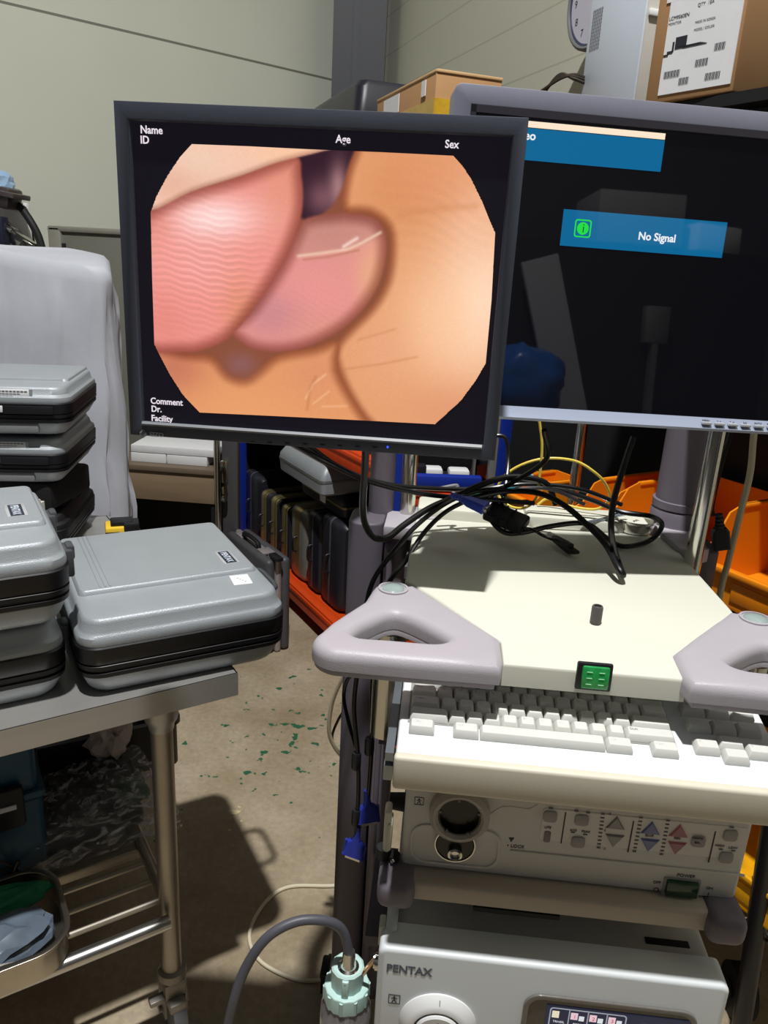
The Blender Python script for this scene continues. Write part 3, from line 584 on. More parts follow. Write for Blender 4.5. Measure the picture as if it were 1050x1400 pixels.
for m_ in (crease([(470, 505), (520, 498), (570, 488)], 1.5, (190, 120, 80), .35), crease([(490, 465), (540, 450)], 1.5, (190, 120, 85), .3), crease([(545, 295), (600, 285), (650, 282)], 4, (200, 130, 85), .3)): c = c*(1-m_[1][..., None])+np.array(m_[0])*m_[1][..., None]
paint(sst(-3, 1.5, sd), c)
bot = smooth_poly([(190, 468), (250, 482), (290, 488), (312, 512), (335, 518), (355, 505), (380, 486), (430, 476), (462, 468), (462, 505), (482, 545), (512, 590), (540, 640), (190, 640)], 3)
sd = sdist(bot, X, Z); c = colr((226, 154, 104), ((196, 118, 92), blob(240, 500, 50, 45)*.9), ((214, 140, 108), blob(430, 510, 50, 40)*.5), ((232, 160, 108), blob(330, 560, 90, 30)*.5))
c = shd(c, sd, 14, .42)
for m_ in (crease([(418, 545), (428, 525), (445, 512)], 1.2, (246, 190, 150), .7), crease([(428, 552), (450, 535)], 1.0, (246, 190, 150), .6), crease([(440, 556), (475, 555)], 1.2, (246, 190, 150), .5), crease([(420, 560), (424, 530), (432, 515)], 2, (180, 110, 70), .35)): c = c*(1-m_[1][..., None])+np.array(m_[0])*m_[1][..., None]
paint(sst(-3, 2, sd), c)
paint(blob(330, 498, 24, 18)*.7, colr((142, 98, 104)))
mid = smooth_poly([(470, 291), (508, 297), (525, 316), (528, 346), (519, 385), (500, 418), (470, 448), (430, 470), (390, 480), (352, 478), (328, 466), (316, 448), (345, 420), (385, 362), (405, 318), (420, 298)], 4)
sd = sdist(mid, X, Z)
c = colr((224, 146, 140), ((205, 140, 128), blob(450, 315, 60, 26)*.9), ((232, 172, 132), blob(510, 380, 26, 50)*.9), ((234, 150, 146), blob(430, 400, 60, 30)*.6), ((196, 132, 138), blob(370, 430, 45, 32)*.7), ((220, 150, 128), blob(450, 450, 50, 22)*.5))
nail = smooth_poly([(408, 330), (425, 300), (470, 294), (512, 302), (522, 322), (490, 336), (450, 345), (408, 352)], 4); nm = sst(-2, 3, sdist(nail, X, Z)); c = c*(1-nm[..., None]*.5)+np.array((190, 134, 122))*nm[..., None]*.5
c = shd(c, sd, 17, .42)
for m_ in (crease([(408, 350), (440, 346), (475, 341), (495, 332), (520, 318)], 1.8, (240, 208, 180), .75), crease([(470, 337), (488, 326)], 2.0, (252, 232, 220), .7), crease([(415, 355), (450, 351), (490, 342)], 1.4, (176, 112, 84), .5)): c = c*(1-m_[1][..., None])+np.array(m_[0])*m_[1][..., None]
fl = np.sin(.9*(Z+.4*X)+2*np.sin(.08*X)); c *= (1+.012*fl*blob(430, 430, 80, 40))[..., None]
paint(sst(-2, 2, sd), c)
lef = smooth_poly([(195, 292), (262, 262), (330, 240), (402, 214), (412, 240), (414, 280), (405, 318), (385, 362), (345, 425), (312, 462), (280, 477), (250, 481), (195, 472), (180, 380)], 4)
sd = sdist(lef, X, Z)
c = colr((234, 146, 136), ((226, 148, 124), blob(385, 260, 40, 70)*.8), ((255, 218, 214), blob(290, 300, 66, 30, 5)*1.0), ((244, 170, 164), blob(275, 360, 75, 50)*.6), ((214, 140, 104), blob(330, 430, 30, 60, 0)*.6), ((226, 134, 122), blob(220, 440, 40, 40)*.6), ((206, 120, 104), blob(215, 305, 30, 22)*.35))
ph = (Z+.10*X+3.0*np.sin(X*.045+1)+1.0*np.sin(X*.21+Z*.05))*.86
rid = np.sin(ph)+.35*np.sin(2*ph+.6+X*.03)
rm = blob(280, 360, 80, 82); c *= (1+.075*rid*rm)[..., None]; c = np.minimum(c, 255)
c = shd(c, sd, 18, .42)
paint(sst(-2, 2, sd), c)
top = smooth_poly([(255, 180), (360, 180), (470, 195), (440, 207), (380, 222), (330, 240), (262, 262), (205, 288), (170, 270)], 4)
sd = sdist(top, X, Z); c = colr((240, 196, 172), ((226, 172, 148), blob(240, 250, 50, 26)*.7), ((246, 196, 160), blob(390, 208, 60, 16)*.8), ((236, 206, 184), blob(270, 220, 40, 24)*.5)); c = shd(c, sd, 7, .28)
paint(sst(-1.2, 1.2, sd), c)
img *= (1+.022*(rng.rand(*X.shape)-.5))[..., None]; img = np.clip(img*1.02, 0, 255)
inside = sdist(ox, X, Z)
nx_, nz_ = len(gx), len(gz); V = [(x/1000, PY, z/1000) for z in gz for x in gx]
# squeeze the outermost vertices on to the eight-sided outline so that the edge is clean
Vn = np.array(V); ins = inside.ravel(); keep = ins > -1.4
for i in np.where((ins <= .0) & keep)[0]:
    p = np.array((Vn[i, 0]*1000, Vn[i, 2]*1000)); best = None; bd = 1e9
    for k in range(len(ox)):
        a = ox[k]; e = ox[(k+1) % len(ox)]-a; t = np.clip(((p-a)@e)/(e@e), 0, 1); q = a+e*t; dd = np.hypot(*(p-q))
        if dd < bd: bd = dd; best = q
    Vn[i, 0], Vn[i, 2] = best/1000
F = []
for j in range(nz_-1):
    for i in range(nx_-1):
        q = (j*nx_+i, j*nx_+i+1, (j+1)*nx_+i+1, (j+1)*nx_+i)
        if all(keep[k] for k in q): F.append(q)
used = sorted({k for q in F for k in q}); rem = {k: n for n, k in enumerate(used)}
me = bpy.data.meshes.new('screen_picture'); Wi = WM[MON].inverted()
me.from_pydata([tuple(Wi @ Vector(Vn[k])) for k in used], [], [tuple(rem[k] for k in q) for q in F])
ca = me.color_attributes.new('picture', 'FLOAT_COLOR', 'POINT')
s_ = img.reshape(-1, 3)[used]/255; ln = np.where(s_ <= .04045, s_/12.92, ((s_+.055)/1.055)**2.4); ca.data.foreach_set('color', np.concatenate([ln, np.ones((len(used), 1))], 1).astype(np.float32).ravel())
pm = bpy.data.materials.new('live_picture'); pm.use_nodes = True; nt = pm.node_tree; b = nt.nodes['Principled BSDF']; at_ = nt.nodes.new('ShaderNodeAttribute'); at_.attribute_name = 'picture'
nt.links.new(at_.outputs['Color'], b.inputs['Emission Color']); b.inputs['Emission Strength'].default_value = 1; b.inputs['Base Color'].default_value = (0, 0, 0, 1); b.inputs['Specular IOR Level'].default_value = .1; b.inputs['Roughness'].default_value = .4
me.materials.append(pm); PIC = link(bpy.data.objects.new('screen_picture', me)); PIC.parent = SCR; WM[PIC] = WM[MON]; PIC['label'] = 'live picture of pink fingers filling an eight-sided field'
TXT = glow('screen_text', (235, 225, 235), 1)
for s, px, py, h in (('Name', 192, 182, .0078), ('ID', 192, 196, .0078), ('Age', 459, 195, .0078), ('Sex', 608, 202, .0078), ('Comment', 206, 551.5, .0074), ('Dr.', 207, 562.5, .0074), ('Facility', 207, 575, .0074)):
    q = aty(px, py, PY); obj('screen_text', textbm(s, h, T(q.x, PY-.0004, q.z) @ VERT, .0002, 'LEFT', .92, .0002), TXT, SCR, True, 0)
q = aty(196, 593, EY); bm = NB(); LG = mat('logo_silver', (176, 182, 190), .35, .3, noise=0)
for k in range(3): rbox(bm, (q.x, EY-.0004-.0001*k, q.z+.0012*k-.001), (.0062, .0006, .0062), R=Matrix.Rotation(pi/4, 3, 'Y'))
obj('logo', bm, LG, BZ, True, 0)
bm = NB()
for k in range(3): rbox(bm, (q.x-.0012+.0012*k, EY-.0011, q.z+.0016-.0006*k), (.0012, .0004, .006), R=Matrix.Rotation(pi/4, 3, 'Y'))
obj('logo_lines', bm, MF, BZ, True, 0)
q = aty(205, 596, EY); obj('lettering', textbm('EIZO', .0050, T(q.x, EY-.0005, q.z) @ VERT, .0003, 'LEFT', 1.1, .0003), mat('logo_grey', (140, 146, 155), .4, noise=0), BZ, True, 0)
for k in range(8):
    q = aty(345+k*24, 604+k*1.1, EY); bm = NB(); rbox(bm, (q.x, EY-.0003, q.z), (.006, .001, .0012), .0003); obj('menu_button', bm, mat('frame_dark', (40, 42, 48), .4, noise=0), BZ, True)
q = aty(530, 611, EY); bm = NB(); rbox(bm, (q.x, EY-.0005, q.z), (.0022, .001, .0026), .0003); obj('power_light', bm, glow('blue_led', (60, 90, 255), 1.5), BZ, True)

# ================================================================== SECOND MONITOR
B0 = aty(686, 572, .975); B1 = aty(1050, 593, 1.03); e1 = (B1-B0).normalized(); fb = Vector((0, 0, 1)).cross(e1).normalized(); u0 = e1.cross(fb)
tl = radians(4); uu = u0*cos(tl)+fb*sin(tl); bb = e1.cross(uu)*1.0; bb = -(uu.cross(e1))
bk = fb*cos(tl)-u0*sin(tl)
M2 = Matrix.Translation(B0) @ Matrix((e1, bk, uu)).transposed().to_4x4()
MB_ = thing('monitor', 'silver framed wide monitor reading No Signal at the right edge', 'monitor', M=M2)
def atm(px, py, off=0):
    q = atp(px, py, B0+bk*off, bk); l = M2.inverted() @ q; return l.x, l.z
SF = mat('silver_blue_frame', (132, 134, 150), .4, .15, noise=.03, scale=40)
L0 = atm(622, 125)[0]; W2 = .50; R0 = L0+W2; HT = atm(800, 129)[1]
a = atm(645, 142); ixL = a[0]; izT = a[1]; izB = atm(700, 556)[1]
bm = NB(); prism(bm, rrect(W2, HT, .008, 3, L0+W2/2, HT/2), -.035, 0, [[(ixL, izB), (ixL, izT), (R0-(ixL-L0), izT), (R0-(ixL-L0), izB)]], r=.003, seg=2, M=rx.to_4x4()); F2 = obj('frame', bm, SF, MB_)
bm = NB(); rbox(bm, (L0+W2/2, .007, (izB+izT)/2), (W2-.03, .006, izT-izB+.008)); S2 = obj('screen', bm, mat('glossy_black_screen', (7, 7, 9), .02, noise=0, spec=.9, emit=(9, 8, 12), es=1), MB_)
bm = NB(); loft(bm, [(0, W2-.01, HT-.01, .01), (.012, W2-.06, HT-.06, .02), (.03, W2*.4, HT*.4, .03)], 4, T(L0+W2/2, .034, HT/2) @ Matrix.Rotation(-pi/2, 4, 'X')); obj('back_housing', bm, LILACD, MB_)
inr = mat('inner_lip', (52, 50, 58), .4, noise=0); bm = NB(); iw = R0-L0-2*(ixL-L0); rbox(bm, (ixL+iw/2, .0025, izT-.004), (iw, .006, .008)); rbox(bm, (ixL+.003, .0025, (izB+izT)/2), (.006, .006, izT-izB)); obj('inner_lip', bm, inr, F2)
bm = NB(); prism(bm, [(.0, izB+.001), (-.003, izB), (-.015, .004), (-.012, .0005), (0, .0005)], L0+.004, L0+W2-.004, M=Matrix(((0, 0, 1, 0), (1, 0, 0, 0), (0, 1, 0, 0), (0, 0, 0, 1)))); obj('lower_trim', bm, mat('pale_trim', (140, 148, 168), .35, .1, noise=0), F2)
YS = .0036
def osd(px0, py0, px1, py1, px2, py2, m, name, off=0, th=.0004):
    P = [atm(px0, py0), atm(px1, py1), atm(px2, py2)]; w_ = P[1][0]-P[0][0]; h_ = (P[1][1]+P[0][1])/2-P[2][1]
    zc = (P[0][1]+P[1][1])/2
    bm = NB(); rbox(bm, (P[0][0]+w_/2, YS-off, zc-h_/2), (w_, th, h_)); return obj(name, bm, m, S2, smooth=0)
def glossglow(n, rgb, s=1):
    m = glow(n, rgb, s); b = m.node_tree.nodes['Principled BSDF']; b.inputs['Roughness'].default_value = .03; b.inputs['Specular IOR Level'].default_value = .7; return m
OB = glossglow('osd_blue', (14, 104, 152), .95)
osd(700, 174, 911, 189, 800, 225, OB, 'status_panel'); osd(772, 287, 997, 302, 880, 344, OB, 'message_panel')
osd(700, 165, 912, 179, 800, 180, glow('osd_cream', (255, 232, 205)), 'status_bar', .0004)
def t2(s, px, py, h, m, al='CENTER', sq=1, bold=0):
    x, z = atm(px, py); obj('lettering', textbm(s, h, T(x, YS-.0009, z) @ VERT, .0001, al, sq, bold), m, S2, smooth=0)
OW = glow('osd_white', (235, 240, 245))
t2('No Signal', 899, 329, .0088, OW, sq=.98, bold=.0003); t2('Video', 733, 191, .0092, OW, 'RIGHT', bold=.0003)
x, z = atm(798, 312); bm = NB(); prism(bm, rrect(.0205, .0205, .003, 3, x, z), -YS+.0002, -YS+.0006, [rrect(.0175, .0175, .002, 3, x, z)[::-1]], M=rx.to_4x4()); lathe(bm, [(0, 0), (.0072, 0), (.0072, .0003), (0, .0003)], (x, YS-.0003, z), 24, rx); obj('info_icon', bm, glow('osd_green', (40, 220, 70)), S2, smooth=0)
x, z = atm(798, 317); obj('lettering', textbm('i', .0105, T(x, YS-.0012, z-.0005) @ VERT, .0001, 'CENTER'), glow('osd_deep', (10, 90, 60)), S2, smooth=0)
for k in range(6):
    x, z = atm(960+k*17.6, 577+k*1.05); bm = NB(); rbox(bm, (x, -.0115, z), (.0125, .008, .0036), .001); obj('menu_button', bm, mat('button_silver', (200, 204, 210), .3, .3, noise=0), F2)
    x, z = atm(960+k*17.6, 574+k*1.05); obj('lettering', textbm(['MENU', '<  v', '^  o', '[o]', 'AUTO', 'INPUT'][k], .0026, T(x, -.0108, z-.0005) @ Matrix.Rotation(radians(52), 4, 'X'), .0003, 'CENTER'), INK, F2, smooth=0)

# ================================================================== SUCTION BOTTLE AND HOSE
bc = aty(475, 1330, .755); bx_, by_ = bc.x, .755; zt = bc.z
BO = thing('water_bottle', 'clear water bottle with mint green cap beside the light source', 'bottle', (bx_, by_, zt-.21))
GL = mat('clear_plastic', (225, 222, 225), .06, trans=.85, noise=0, ior=1.35)
bm = NB(); lathe(bm, [(0, -.205), (.031, -.205), (.034, -.20), (.034, -.07), (.033, -.055), (.026, -.042), (.024, -.03), (.0225, -.03), (.0245, -.043), (.0315, -.057), (.0325, -.07), (.0325, -.198), (0, -.202)], (bx_, by_, zt), 40); obj('bottle_body', bm, GL, BO, True)
bm = NB(); cyl(bm, (bx_+.003, by_, zt-.19), (bx_+.002, by_, zt-.02), .003, n=10); obj('dip_tube', bm, mat('tube_white', (200, 200, 200), .4), BO, True)
MINT = mat('mint_plastic', (186, 216, 210), .4, noise=.02)
bm = NB(); prism(bm, [((.0285+(.0012 if k % 2 else 0))*cos(2*pi*k/28)+bx_, (.0285+(.0012 if k % 2 else 0))*sin(2*pi*k/28)+by_) for k in range(28)], zt-.040, zt-.016, r=.002)
for k in range(10): a = 2*pi*k/10+.2; cyl(bm, (bx_+.028*cos(a), by_+.028*sin(a), zt-.039), (bx_+.028*cos(a), by_+.028*sin(a), zt-.019), .003, n=8)
lathe(bm, [(0, -.016), (.0215, -.016), (.0215, .012), (.019, .014), (.013, .014), (.013, .006), (0, .006)], (bx_, by_, zt), 12)
rbox(bm, (bx_, by_-.0215, zt-.004), (.009, .006, .03), .002); cap = obj('bottle_cap', bm, MINT, BO, True)
bm = NB(); cyl(bm, (bx_, by_-.0245, zt-.013), (bx_, by_-.022, zt-.013), .003, n=10); cyl(bm, (bx_, by_-.0245, zt+.007), (bx_, by_-.022, zt+.007), .0018, n=10); obj('cap_rivet', bm, mat('mint_dark', (120, 160, 152), .4), cap, True)
bm = NB(); lathe(bm, [(0, 0), (.0155, 0), (.0155, .003), (.0105, .006), (.0085, .014), (.0085, .020), (.0075, .028), (.006, .028), (0, .028)], (bx_+.001, by_-.002, zt+.010), 20); obj('steel_nipple', bm, CHROME, BO, True)
bm = NB(); cyl(bm, (bx_+.018, by_, zt-.002), (-.033, .745, .665), .0032, n=12); obj('copper_spout', bm, mat('copper', (200, 150, 110), .3, .9), BO, True)
hz = zt+.036
hp = [(bx_+.001, by_-.002, hz), aty(468, 1272, .753), aty(445, 1259, .745), aty(405, 1260, .735), aty(365, 1282, .72), aty(335, 1325, .71), aty(318, 1375, .70), aty(308, 1430, .70), aty(300, 1520, .71)]
bm = NB(); tube(bm, hp, .0062, 12, 8); single('hose', bm, mat('dark_grey_hose', (82, 82, 90), .45, noise=.02), 'dark grey rubber hose arching from the bottle cap to the floor', 'hose')

# ================================================================== STEEL TABLE
TA = radians(37.1); TU = Vector((cos(TA), sin(TA), 0)); TV = Vector((-sin(TA), cos(TA), 0)); TC = Vector((-.324, 1.174, 0))
def tb(u, v, z): return TC+TU*u+TV*v+Vector((0, 0, z))
TM = Matrix.Translation(TC) @ Matrix.Rotation(TA, 4, 'Z')
TB = thing('steel_table', 'brushed steel wheeled table loaded with silver cases, at the left', 'table', M=TM)
bm = NB(); rbox(bm, (-.75, .475, .7985), (1.5, .95, .003)); rbox(bm, (-.75, .001, .778), (1.5, .003, .044)); rbox(bm, (-.001, .475, .778), (.003, .95, .044)); rbox(bm, (-.75, .949, .778), (1.5, .003, .044)); obj('table_top', bm, STEEL, TB)
for u, v in ((-.125, .045), (-1.38, .045), (-.125, .905), (-1.38, .905)):
    bm = NB(); cyl(bm, (u, v, .15), (u, v, .75), .0195, n=24); lg = obj('leg', bm, STEELW, TB)
    bm = NB(); lathe(bm, [(.0195, .70), (.0215, .70), (.023, .712), (.028, .72), (.030, .728), (.030, .755), (.0, .755)], (u, v, 0), 28); obj('leg_collar', bm, STEEL, lg)
    bm = NB(); lathe(bm, [(.0, .132), (.027, .132), (.029, .14), (.027, .150), (.021, .154), (.0, .154)], (u, v, 0), 24); rbox(bm, (u, v, .112), (.046, .05, .042), .008); rbox(bm, (u-.021, v+.0, .075), (.004, .04, .06)); rbox(bm, (u+.021, v, .075), (.004, .04, .06)); rbox(bm, (u-.002, v-.03, .088), (.034, .03, .022), .005); rbox(bm, (u-.036, v-.014, .10), (.03, .02, .012), .003); cyl(bm, (u-.03, v, .055), (u+.03, v, .055), .007, n=10)
    cs = obj('caster', bm, mat('worn_caster', (150, 144, 136), .5, .5, noise=.2), TB)
    bm = NB(); cyl(bm, (u-.013, v-.004, .051), (u+.013, v-.004, .051), .05, n=28); obj('wheel', bm, mat('grey_wheel', (112, 114, 120), .55), cs)
for v, z, r_, u0, u1 in ((.012, .30, .0135, -1.37, -.135),): 
    bm = NB(); cyl(bm, (u0, v, z), (u1, v, z), r_, n=18); obj('shelf_rail', bm, mat('bright_steel', (200, 198, 194), .3, 1, noise=.06), TB)
for v in (.075, .13, .185):
    bm = NB(); cyl(bm, (-1.38, v, .295), (-.13, v, .295), .006, n=10); obj('shelf_bar', bm, STEELW, TB)
bm = NB(); rbox(bm, (-.755, .56, .297), (1.25, .67, .004)); rbox(bm, (-.755, .226, .290), (1.25, .008, .022), .002); obj('lower_shelf', bm, STEELW, TB)
bm = NB(); cyl(bm, (-.125, .045, .30), (-.125, .905, .30), .012, n=14); obj('side_rail', bm, STEELW, TB)

# ---- moulded scope cases
def scope_case(name, label, w_, d, h, M, badge=True, groove=True, group=None, sticker=False, lab_front=False, latch_side=True, silver=SILVER, handle=True, latches=True):
    t = thing(name, label, 'case', M=M, group=group)
    bm = NB(); loft(bm, [(0, w_-.050, d-.050, .03), (.006, w_-.036, d-.036, .034), (.012, w_-.030, d-.030, .034), (.20*h, w_-.016, d-.016, .036), (.25*h, w_-.014, d-.014, .036)], 6); obj('base_shell', bm, silver, t)
    bm = NB(); z = lambda k: k*h
    loft(bm, [(z(.235), w_-.012, d-.012, .036), (z(.25), w_-.006, d-.006, .036), (z(.30), w_-.004, d-.004, .037), (z(.31), w_-.010, d-.010, .036), (z(.33), w_-.010, d-.010, .036), (z(.34), w_-.003, d-.003, .037), (z(.39), w_-.002, d-.002, .037), (z(.40), w_-.006, d-.006, .037), (z(.42), w_-.002, d-.002, .037), (z(.60), w_, d, .038), (z(.615), w_-.004, d-.004, .037)], 6); obj('black_band', bm, mat('case_band', (20, 20, 25), .42, noise=.03), t)
    bm = NB(); loft(bm, [(z(.61), w_-.006, d-.006, .037), (z(.65), w_-.004, d-.004, .037), (z(.71), w_-.007, d-.007, .036), (z(.735), w_-.014, d-.014, .034), (z(.76), w_-.020, d-.020, .033), (z(.85), w_-.024, d-.024, .033), (z(.89), w_-.030, d-.030, .031), (z(.905), w_-.038, d-.038, .028), (z(.91), w_-.08, d-.08, .02)], 6)
    lid = obj('lid', bm, silver, t)
    yc = -d/2+.27*d; bm = NB(); ww = w_-.040; dd = d/2-.02-yc
    loft(bm, [(z(.895), ww, dd, .012), (z(.945), ww-.004, dd-.004, .012), (z(.962), ww-.010, dd-.010, .010), (z(.965), ww-.03, dd-.03, .01)], 5, T(0, yc+dd/2, 0)); top = obj('lid_panel', bm, silver, t)
    if groove:
        bm = NB()
        for k in (.105, .128, .150): rbox(bm, (-w_/2+k*w_+.02, yc+dd*.5, z(.966)), (.0035, dd*.93, .0025), .001)
        obj('lid_ribs', bm, silver, top)
    if badge:
        MB2 = T(w_/2-.058, yc+.070, z(.9655)) @ Matrix.Rotation(-pi/2, 4, 'Z')
        bm = NB(); rbox(bm, (0, 0, 0), (.068, .030, .0015), .0005); bm.transform(MB2); bdg = obj('badge', bm, mat('badge_silver', (198, 200, 204), .35, .3, noise=0), top)
        bm = NB(); rbox(bm, (.003, 0, .0006), (.060, .020, .0012)); bm.transform(MB2); obj('badge_plate', bm, mat('badge_navy', (30, 38, 56), .4, noise=0), top)
        bm = textbm('PENTAX', .0115, MB2 @ T(.003, -.0058, .0013), .0003, 'CENTER', .82, .0006); obj('lettering', bm, mat('badge_letter', (190, 198, 210), .4, noise=0), top, smooth=0)
    if sticker:
        bm = NB(); rbox(bm, (0, 0, 0), (.034, .044, .0006)); bm.transform(T(w_/2-.062, yc-.027, z(.912)) @ Matrix.Rotation(radians(-6), 4, 'Z')); st = obj('paper_sticker', bm, PAPER, lid)
        bm = NB()
        for k in range(4): rbox(bm, (w_/2-.066+.003*k, yc-.020-.006*k, z(.912)+.0005), (.003, .001, .0004))
        obj('sticker_marks', bm, INKG, lid, smooth=0)
    if latch_side:
        bm = NB()
        for k in ((-.30, .26) if latches else ()): bm = NB(); rbox(bm, (w_/2+.002, k*d, z(.56)), (.014, .045, z(.30)), .004); rbox(bm, (w_/2+.006, k*d, z(.66)), (.012, .03, z(.16)), .004); obj('latch', bm, mat('latch_grey', (70, 72, 76), .4), t)
        bm = NB()
        if handle: tube(bm, [(w_/2-.005, -.055, z(.52)), (w_/2+.028, -.05, z(.50)), (w_/2+.036, -.035, z(.50)), (w_/2+.037, 0, z(.50)), (w_/2+.036, .035, z(.50)), (w_/2+.028, .05, z(.50)), (w_/2-.005, .055, z(.52))], .006, 10, 4); obj('handle', bm, mat('latch_grey', (70, 72, 76), .4), t)
        else: bm.free()
    if lab_front:
        q = rrect; bm = NB(); rbox(bm, (.062, -d/2+.0085, z(.77)), (.13, .004, z(.17)), .001); lt = obj('front_label', bm, PAPER, lid)
        bm = NB(); rbox(bm, (.130, -d/2+.0095, z(.76)), (.006, .006, z(.20))); obj('label_end', bm, silver, lid)
        bm = NB()
        for k in range(3):
            for j in range(11-2*k): rbox(bm, (.045+j*.0075, -d/2+.0062, z(.82)-.0052*k), (.0064 if k else .0058, .0006, .0012 if k else .0022))
        obj('label_print', bm, INKG, lid, smooth=0)
        bm = NB(); rbox(bm, (.045, -d/2-.0008, z(.50)), (.055, .004, z(.12)), .001); obj('band_label', bm, PAPER, t)
        bm = NB(); rbox(bm, (.125, -d/2-.0005, z(.49)), (.10, .004, z(.15)), .001); obj('front_latch', bm, BLACK, t)
        bm = NB(); rbox(bm, (.075, -d/2+.010, z(.14)), (.13, .008, z(.18)), .002); obj('base_pad', bm, mat('pad_grey', (132, 134, 136), .45), t)
    return t
def tcase(u, v, z, ang, *a, **k): return T(*tb(u, v, z)) @ Matrix.Rotation(radians(ang), 4, 'Z')
scope_case('scope_case', 'silver and black moulded case with white paper sticker, at the table corner', .356, .415, .150, T(-.507, 1.305, .8005) @ Matrix.Rotation(radians(33.5), 4, 'Z'), sticker=True, latches=False)
scope_case('scope_case', 'silver and black case lying under another at the table front edge', .40, .36, .142, tcase(-.462, .232, .8005, 36), handle=False)
scope_case('scope_case', 'silver badge case on top of the front left pair', .40, .32, .150, tcase(-.450, .182, .944, 35), handle=False)
ang = radians(16)
def back_case(name, label, xr, yf, z, h, rz, w_=.42, d=.33, **k):
    a = radians(rz); c = Vector((xr, yf, z))-Vector((cos(a), sin(a), 0))*w_/2+Vector((-sin(a), cos(a), 0))*d/2
    return scope_case(name, label, w_, d, h, T(*c) @ Matrix.Rotation(a, 4, 'Z'), latch_side=False, groove=False, badge=False, **k)
BLK = mat('black_case_shell', (30, 30, 33), .45, noise=.05)
back_case('scope_case', 'black moulded case at the bottom of the rear stack', -.845, 1.60, .8005, .115, 12, silver=BLK)
bm = NB(); rbox(bm, (-1.02, 1.70, .951), (.30, .2, .066), .01); single('black_carton', bm, DBLK, 'flat black box between the cases of the rear stack', 'box')
back_case('scope_case', 'silver case with stickers, second from the top of the rear stack', -.828, 1.595, .986, .112, 12, lab_front=True)
back_case('scope_case', 'silver case with white label, topmost of the rear stack', -.805, 1.59, 1.100, .117, 14, lab_front=True)
q = aty(45, 690, 1.52); bm = NB(); rbox(bm, (q.x, 1.52, q.z), (.03, .02, .025), .004)
for k in range(3): rbox(bm, (q.x+.017, 1.52, q.z-.012-.006*k), (.012, .012, .004), .001)
rbox(bm, (q.x, 1.54, (q.z+.80)/2), (.02, .02, q.z-.80)); single('clip', bm, CREAM, 'cream plastic clip sticking up behind the badge case', 'clip')
# power tool battery
q = aty(167, 720, 1.62); BT = thing('tool_battery', 'small yellow and black power tool battery behind the corner case', 'battery', M=T(q.x, 1.62, .8) @ Matrix.Rotation(radians(25), 4, 'Z'))
zb = q.z-.8
bm = NB(); rbox(bm, (0, 0, zb-.01), (.075, .06, .036), .006); obj('battery_body', bm, mat('tool_yellow', (236, 196, 60), .4), BT)
bm = NB(); rbox(bm, (0, 0, zb+.012), (.05, .04, .012), .003); rbox(bm, (.02, -.01, zb+.006), (.034, .045, .02), .003); rbox(bm, (-.022, -.0305, zb-.012), (.03, .003, .02)); obj('battery_cap', bm, BLACK, BT)
bm = NB(); rbox(bm, (0, .01, (zb-.03)/2), (.08, .07, zb-.03), .005); obj('battery_base', bm, DBLK, BT)

# ---- things on the lower shelf
TX = thing('tool_box', 'teal blue plastic tool box with black latch on the lower shelf', 'tool box', M=TM @ T(-.50, .42, .300))
bm = NB(); rbox(bm, (0, 0, .085), (.40, .30, .17), .012, 3); obj('box_base', bm, mat('teal_plastic', (24, 78, 104), .4, noise=.08), TX)
bm = NB(); rbox(bm, (0, 0, .235), (.39, .29, .125), .014, 3); rbox(bm, (0, 0, .176), (.41, .31, .016), .004); obj('box_lid', bm, MATS['teal_plastic'], TX)
bm = NB(); rbox(bm, (.13, -.157, .165), (.07, .018, .09), .006); obj('box_latch', bm, BLACK, TX); bm = NB(); rbox(bm, (.202, -.02, .165), (.014, .06, .07), .005); obj('box_latch', bm, BLACK, TX)
bm = NB(); rbox(bm, (.135, -.168, .172), (.03, .004, .010), .001); obj('latch_plate', bm, PAPER, TX)
bm = textbm('L', .022, T(.12, -.147, .24) @ VERT, .0006, 'RIGHT', 1.3, .001); obj('lettering', bm, GREYALU, TX, smooth=0)
p = atz(105, 1065, .42); TR = thing('parts_bin', 'black open parts bin with crumpled white paper inside, under the table', 'bin', M=T(p.x-.08, p.y+.28, .300) @ Matrix.Rotation(TA-.1, 4, 'Z'))
bm = NB(); prism(bm, rrect(.32, .28, .02), 0, .006); prism(bm, rrect(.33, .29, .02), 0, .125, [rrect(.316, .276, .018)[::-1]]); prism(bm, rrect(.345, .305, .022), .115, .128, [rrect(.316, .276, .018)[::-1]]); obj('bin_shell', bm, mat('bin_black', (40, 38, 36), .4, noise=.05), TR)
bm = NB(); rbox(bm, (-.03, .0, .055), (.22, .20, .10), .01); obj('bin_insert', bm, DBLK, TR)
def crumple(bm, c, s, seed, amp=.3, sub=3):
    rnd = random.Random(seed); b2 = bmesh.new(); bmesh.ops.create_icosphere(b2, subdivisions=sub, radius=1)
    from mathutils import noise as nz
    for v in b2.verts:
        n_ = nz.noise(v.co*2.2+Vector((seed, 0, 0)))+.6*nz.noise(v.co*5+Vector((0, seed, 0)))+.35*nz.noise(v.co*11+Vector((0, seed, 3))); v.co *= 1+amp*n_
    bmesh.ops.scale(b2, vec=s, verts=b2.verts); b2.transform(Matrix.Translation(c)); merge(bm, b2); return bm
p = atz(148, 1005, .45); bm = crumple(NB(), (p.x, p.y, .45), (.045, .04, .05), 4, .5); single('crumpled_paper', bm, mat('paper_grey', (190, 180, 176), .8), 'crumpled grey white paper sticking out of the black parts bin', 'paper', smooth=15)
BAGM = mat('clear_film', (215, 215, 212), .12, noise=.35, scale=22, alpha=.26, spec=.9)
nt = BAGM.node_tree; n1 = nt.nodes.new('ShaderNodeTexNoise'); n1.inputs['Scale'].default_value = 4.5; n1.inputs['Detail'].default_value = 5; n1.inputs['Distortion'].default_value = 2.5
